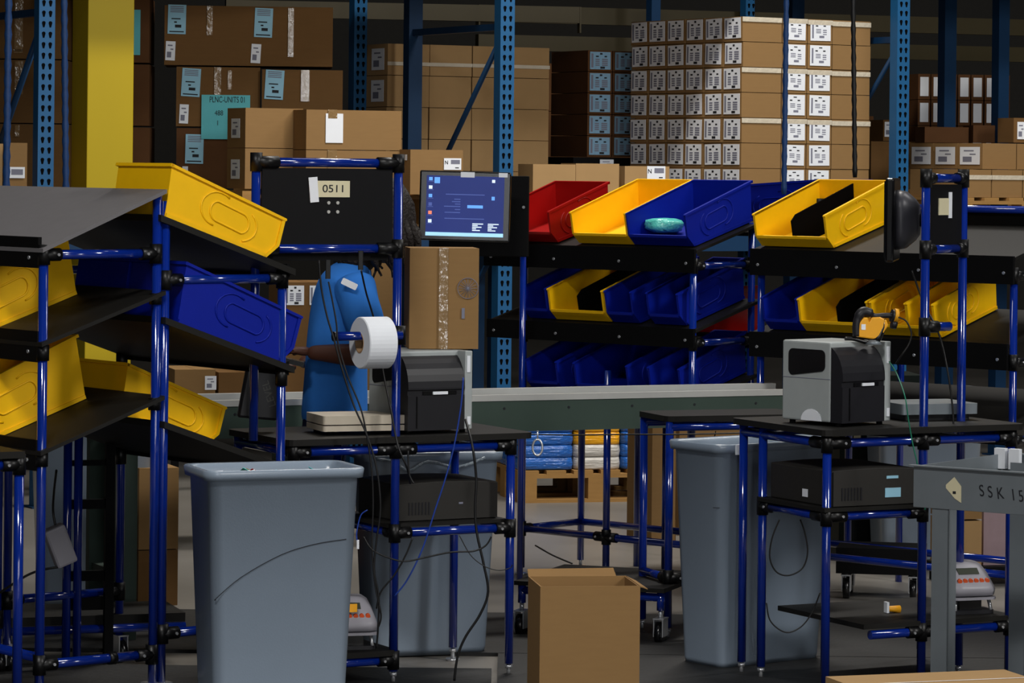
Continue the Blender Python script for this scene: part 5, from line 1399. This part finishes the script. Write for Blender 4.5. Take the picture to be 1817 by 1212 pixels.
C('data_cable', [(1578, 642, 10.9), (1592, 665, 10.8), (1606, 705), (1612, 745), (1620, 790), (1628, 825), (1636, 880), (1642, 905)], .0022, CABG, 'green cable curving down from the right printer', Y=YD)
C('power_cable', [(1383, 922), (1370, 955), (1366, 990), (1378, 1015), (1400, 1021), (1424, 1008), (1433, 980), (1428, 945), (1420, 922)], .0026, CABK, 'upper black cable loop in front of the right grey bin', Y=10.95)
C('power_cable', [(1360, 1070), (1366, 1100), (1384, 1118), (1402, 1122), (1424, 1110), (1442, 1085), (1455, 1052)], .0024, CABK, 'lower black cable loop in front of the right grey bin', Y=10.95)
C('power_cable', [(1594, 563, 10.93), (1608, 570), (1617, 590), (1613, 610), (1600, 630), (1590, 645, 10.95)], .0028, CABK, 'black scanner cord curving down behind the right printer', Y=10.93)
C('power_cable', [(1618, 480, 11.2), (1640, 540, 11.2), (1665, 590, 11.1), (1680, 650, 11.05), (1690, 720, 11.05), (1692, 765, 11.05)], .0034, CABK, 'black monitor cord running down behind the tall right posts')
C('power_cable', [(930, 770, 11.5), (1010, 772, 11.6), (1100, 771, 11.8), (1200, 771, 11.9), (1330, 768, 12.0)], .0026, CABK, 'black cable strung level just under the conveyor')
C('power_cable', [(1270, 765, 12.2), (1266, 780, 12.2), (1256, 792, 12.2)], .002, CABK, 'short curled wire above the right grey bin')
C('power_cable', [(1015, 1000, 11.9), (980, 985, 12.1), (950, 968, 12.3)], .003, CABK, 'black cable lying on the low shelf cart')
t = MB(); 
q = MB(); q.tube([(.0, .0, 0)] + [(0, 0, -.03)], .003, seg=6); q.tube([(.016 * math.cos(2 * math.pi * k / 16), 0, -.055 + .026 * math.sin(2 * math.pi * k / 16)) for k in range(16)], .004, seg=6, closed=True)
tag(q.build('metal_ring', CHRM, loc=W(954, 764, 10.95)), 'small chrome ring hanging from the corner of the left tabletop', 'ring')

# ================================================================== left edge table, junction box
LT = Fr(33, 9.9, 30, z=.6)
t = froot('work_table', 'corner of a black topped pipe table at the left picture edge', 'table', LT)
zl_ = LT.z(800)
MB().box(-.9, .01, -.02, .5, zl_ - .02, zl_).build('tabletop', DBRD, t)
for x, y in ((0, 0), (-.85, 0), (0, .45), (-.85, .45)): pipe(t, (x, y, .045), (x, y, zl_ - .02), 'leg'); foot(t, x, y)
pipe(t, (-.85, 0, zl_ - .04), (0, 0, zl_ - .04), 'table_rail'); pipe(t, (0, 0, zl_ - .04), (0, .45, zl_ - .04), 'table_rail'); joint(t, 0, 0, zl_ - .04, [(-1, 0, 0), (0, 1, 0)])
q = MB(); o = MB().box(-.035, .035, -.025, .025, -.065, .065).build('junction_box', SCAL, loc=W(106, 968, 10.75), bevel=.008); o.rotation_euler = (R(5), R(-22), R(20)); tag(o, 'pale grey electrical box hanging behind the left rack post', 'junction box')
C('power_cable', [(98, 932, 10.75), (94, 905, 10.75), (96, 870, 10.7), (100, 835, 10.6)], .004, CABK, 'black cord holding up the pale electrical box')
C('power_cable', [(112, 1005, 10.75), (80, 1010, 10.7), (50, 1020, 10.6), (10, 1045, 10.4), (-20, 1065, 10.3)], .004, CABK, 'black cord running left from the pale electrical box')
# dark ladder frame behind the left racks
LF = Fr(120, 11.2, 18, z=.6)
t = froot('pipe_frame', 'dark pipe frame with black bars behind the left racks', 'frame', LF)
xe = LF.a(204, 0, .6)
for x in (0, LF.a(139, 0, .6)): pipe(t, (x, 0, 0), (x, 0, .86), 'post')
MB().box(xe - .03, xe, 0, .03, 0, .86).build('square_post', BLK, t)
for py0, py1 in ((888, 905), (1015, 1033), (1062, 1085), (818, 828)): MB().box(0, xe - .03, .015, .03, LF.z(py1), LF.z(py0)).build('cross_bar', BLK, t)
MB().box(-.25, xe + .25, .03, .35, LF.z(1112), LF.z(1096)).build('low_shelf', DBRD, t)
pipe(t, (-.25, .03, LF.z(1120)), (xe + .25, .03, LF.z(1120)), 'low_rail')
# black sheet with pale lettering leaning at the left end of the packing table
SB = W(460, 700, 10.98)
t = thing('black_fabric_bag', 'black upright bag with pale lettering at the left end of the packing table', 'bag', SB, (0, R(-4), R(8)))
o = [(-.075, -.07), (.055, -.09), (.07, .09), (-.035, .09)]
MB().prism(o, 0, .06, 'y').build('bag_body', CHAR, t, bevel=.008)
text('lettering', 'LEVEL', .034, mat('faded_print', (96, 96, 92), .7), t, (.032, -.001, .0), (R(90), R(-104), 0))

# ================================================================== grey metal frame table at right
GT = Fr(1621, 10.35, -35, z=.75)
zg = GT.z(827)
t = froot('metal_frame_table', 'grey metal frame table with deep rails and handwriting at the right edge', 'table', GT)
gl, gd, gh = .75, .6, .125
MB().box(0, gl, 0, .004, zg - gh, zg).build('front_rail', GMET, t, bevel=.001)
MB().box(0, .004, .004, gd, zg - gh, zg).build('side_rail', GMET, t)
MB().box(0, gl, gd, gd + .004, zg - gh, zg).build('rear_rail', GMET, t); MB().box(gl - .004, gl, .004, gd, zg - gh, zg).build('side_rail', GMET, t)
for b in ((-.012, gl, -.012, .012), (-.012, gl, gd - .012, gd + .012)): MB().box(b[0], b[1], b[2], b[3], zg, zg + .004).build('top_flange', GMET, t)
xl0 = GT.a(1651, .0, .4)
for x, y in ((xl0, .005), (gl - .1, .005), (xl0, gd - .07), (gl - .1, gd - .07)):
    q = MB(); q.box(x, x + .058, y, y + .004, 0, zg - .02); q.box(x + .054, x + .058, y, y + .05, 0, zg - .02); q.build('angle_leg', GMET, t)
xa_ = GT.a(1679, 0, .7); st_ = MB(); s = 560
st_.prism([(0, .01), (.028, .035), (.052, .008), (.052, -.042), (.03, -.03), (0, .0)], -.0015, 0, 'y'); o = st_.build('cream_sticker', PAPC, t, loc=(xa_, -.001, zg - .06))
MB().box(.024, .034, -.003, -.0015, -.016, -.008).build('print_mark', INKD, o)
for i, (ch, px) in enumerate((('S', 1742), ('S', 1757), ('K', 1775), ('1', 1798), ('5', 1812))):
    text('handwriting', ch, .05, INKD, t, (GT.a(px, 0, .7), -.0008, zg - .062 - i * .002), (R(90), R(-8), 0), sx=.75)
for px in (1768, 1793): MB().box(-.008, .03, 0, .02, -.045, .02).build('white_clip', PAPER, t, loc=(GT.a(px, gd - .04, .75), gd - .04, zg))
# dark flat sheets laid over the near floor
FSHEET = mat('dark_sheet', (22, 22, 22), .6, var=.3, scale=3, bump=.2, bscale=40)
for x0_, x1_, y0_, y1_, lb in ((-2.3, -.05, 8.6, 11.2, 'dark flat sheet on the floor under the left stations'), (-.03, 2.6, 8.6, 11.55, 'dark flat sheet on the floor under the right station'), (-2.3, 2.9, 11.56, 12.6, 'long dark flat sheet on the floor along the conveyor')):
    tag(MB().box(0, x1_ - x0_, 0, y1_ - y0_, 0, .012).build('floor_sheet', FSHEET, loc=(x0_, y0_, 0.0005)), lb, 'mat')

f = Fr(1700, 13.6, 15, z=.6)
t = froot('storage_shelf', 'low dark shelf behind the grey metal frame table carrying cartons', 'shelf', f)
zc_ = f.z(1008)
for x in (0, .35):
    for y in (0, .26): MB().box(x, x + .03, y, y + .03, 0, zc_ - .02).build('leg', BLK, t)
MB().box(-.02, .42, 0, .3, zc_ - .02, zc_).build('board', BLK, t)
carton(f.pt(-.01, .02, zc_ + .001), 15, .13, .25, f.z(925) - zc_, CARD3, 'pale small carton under the grey frame table, beside the pinkish board')
carton(f.pt(-.01, .02, f.z(923)), 15, .13, .25, .06, CARD, 'opened small carton on top of the pale small carton at right')
pk = mat('pinkish_board', (150, 128, 134), .6)
o = MB().box(0, .22, 0, .02, 0, f.z(890) - zc_).build('display_board', pk, loc=f.pt(.14, .06, zc_ + .001)); o.rotation_euler = (0, 0, f.yaw); tag(o, 'pinkish grey board standing behind the digital scale at right', 'board')

f = Fr(1490, 14.4, 6, z=.5)
t = froot('dark_filler_cabinet', 'added dark green cabinet deepening the shade behind the right station', 'cabinet', f)
MB().box(0, .36, 0, .3, .02, .8).build('cabinet_body', mat('dark_green_cabinet', (14, 22, 18), .7, spec=.15), t)  # dark body added round the green panel to hide the bright floor behind
MB().box(.06, .1, -.003, 0, .62, .67).build('white_label', PAPC, t); MB().box(.06, .09, -.003, 0, .53, .57).build('white_label', PAPC, t); MB().box(.2, .25, -.003, 0, .58, .68).build('grey_panel', INK, t)
MB().box(.02, .34, -.002, .0, .1, .42).build('access_door', mat('dark_access_door', (10, 14, 18), .6, spec=.15), t)
for x in (.03, .33):
    for y in (.03, .27): MB().cyl((x, y, 0), (x, y, .021), .015).build('foot', BLK, t)
f = Fr(1484, 13.2, -10, z=.3)
t = froot('floor_cart', 'low black cart in shadow under the right station, by the cabinet', 'cart', f)
MB().box(0, .34, 0, .25, .1, .2).build('cart_body', BLK, t)
for x in (.04, .3):
    for y in (.03, .22): caster(t, x, y)
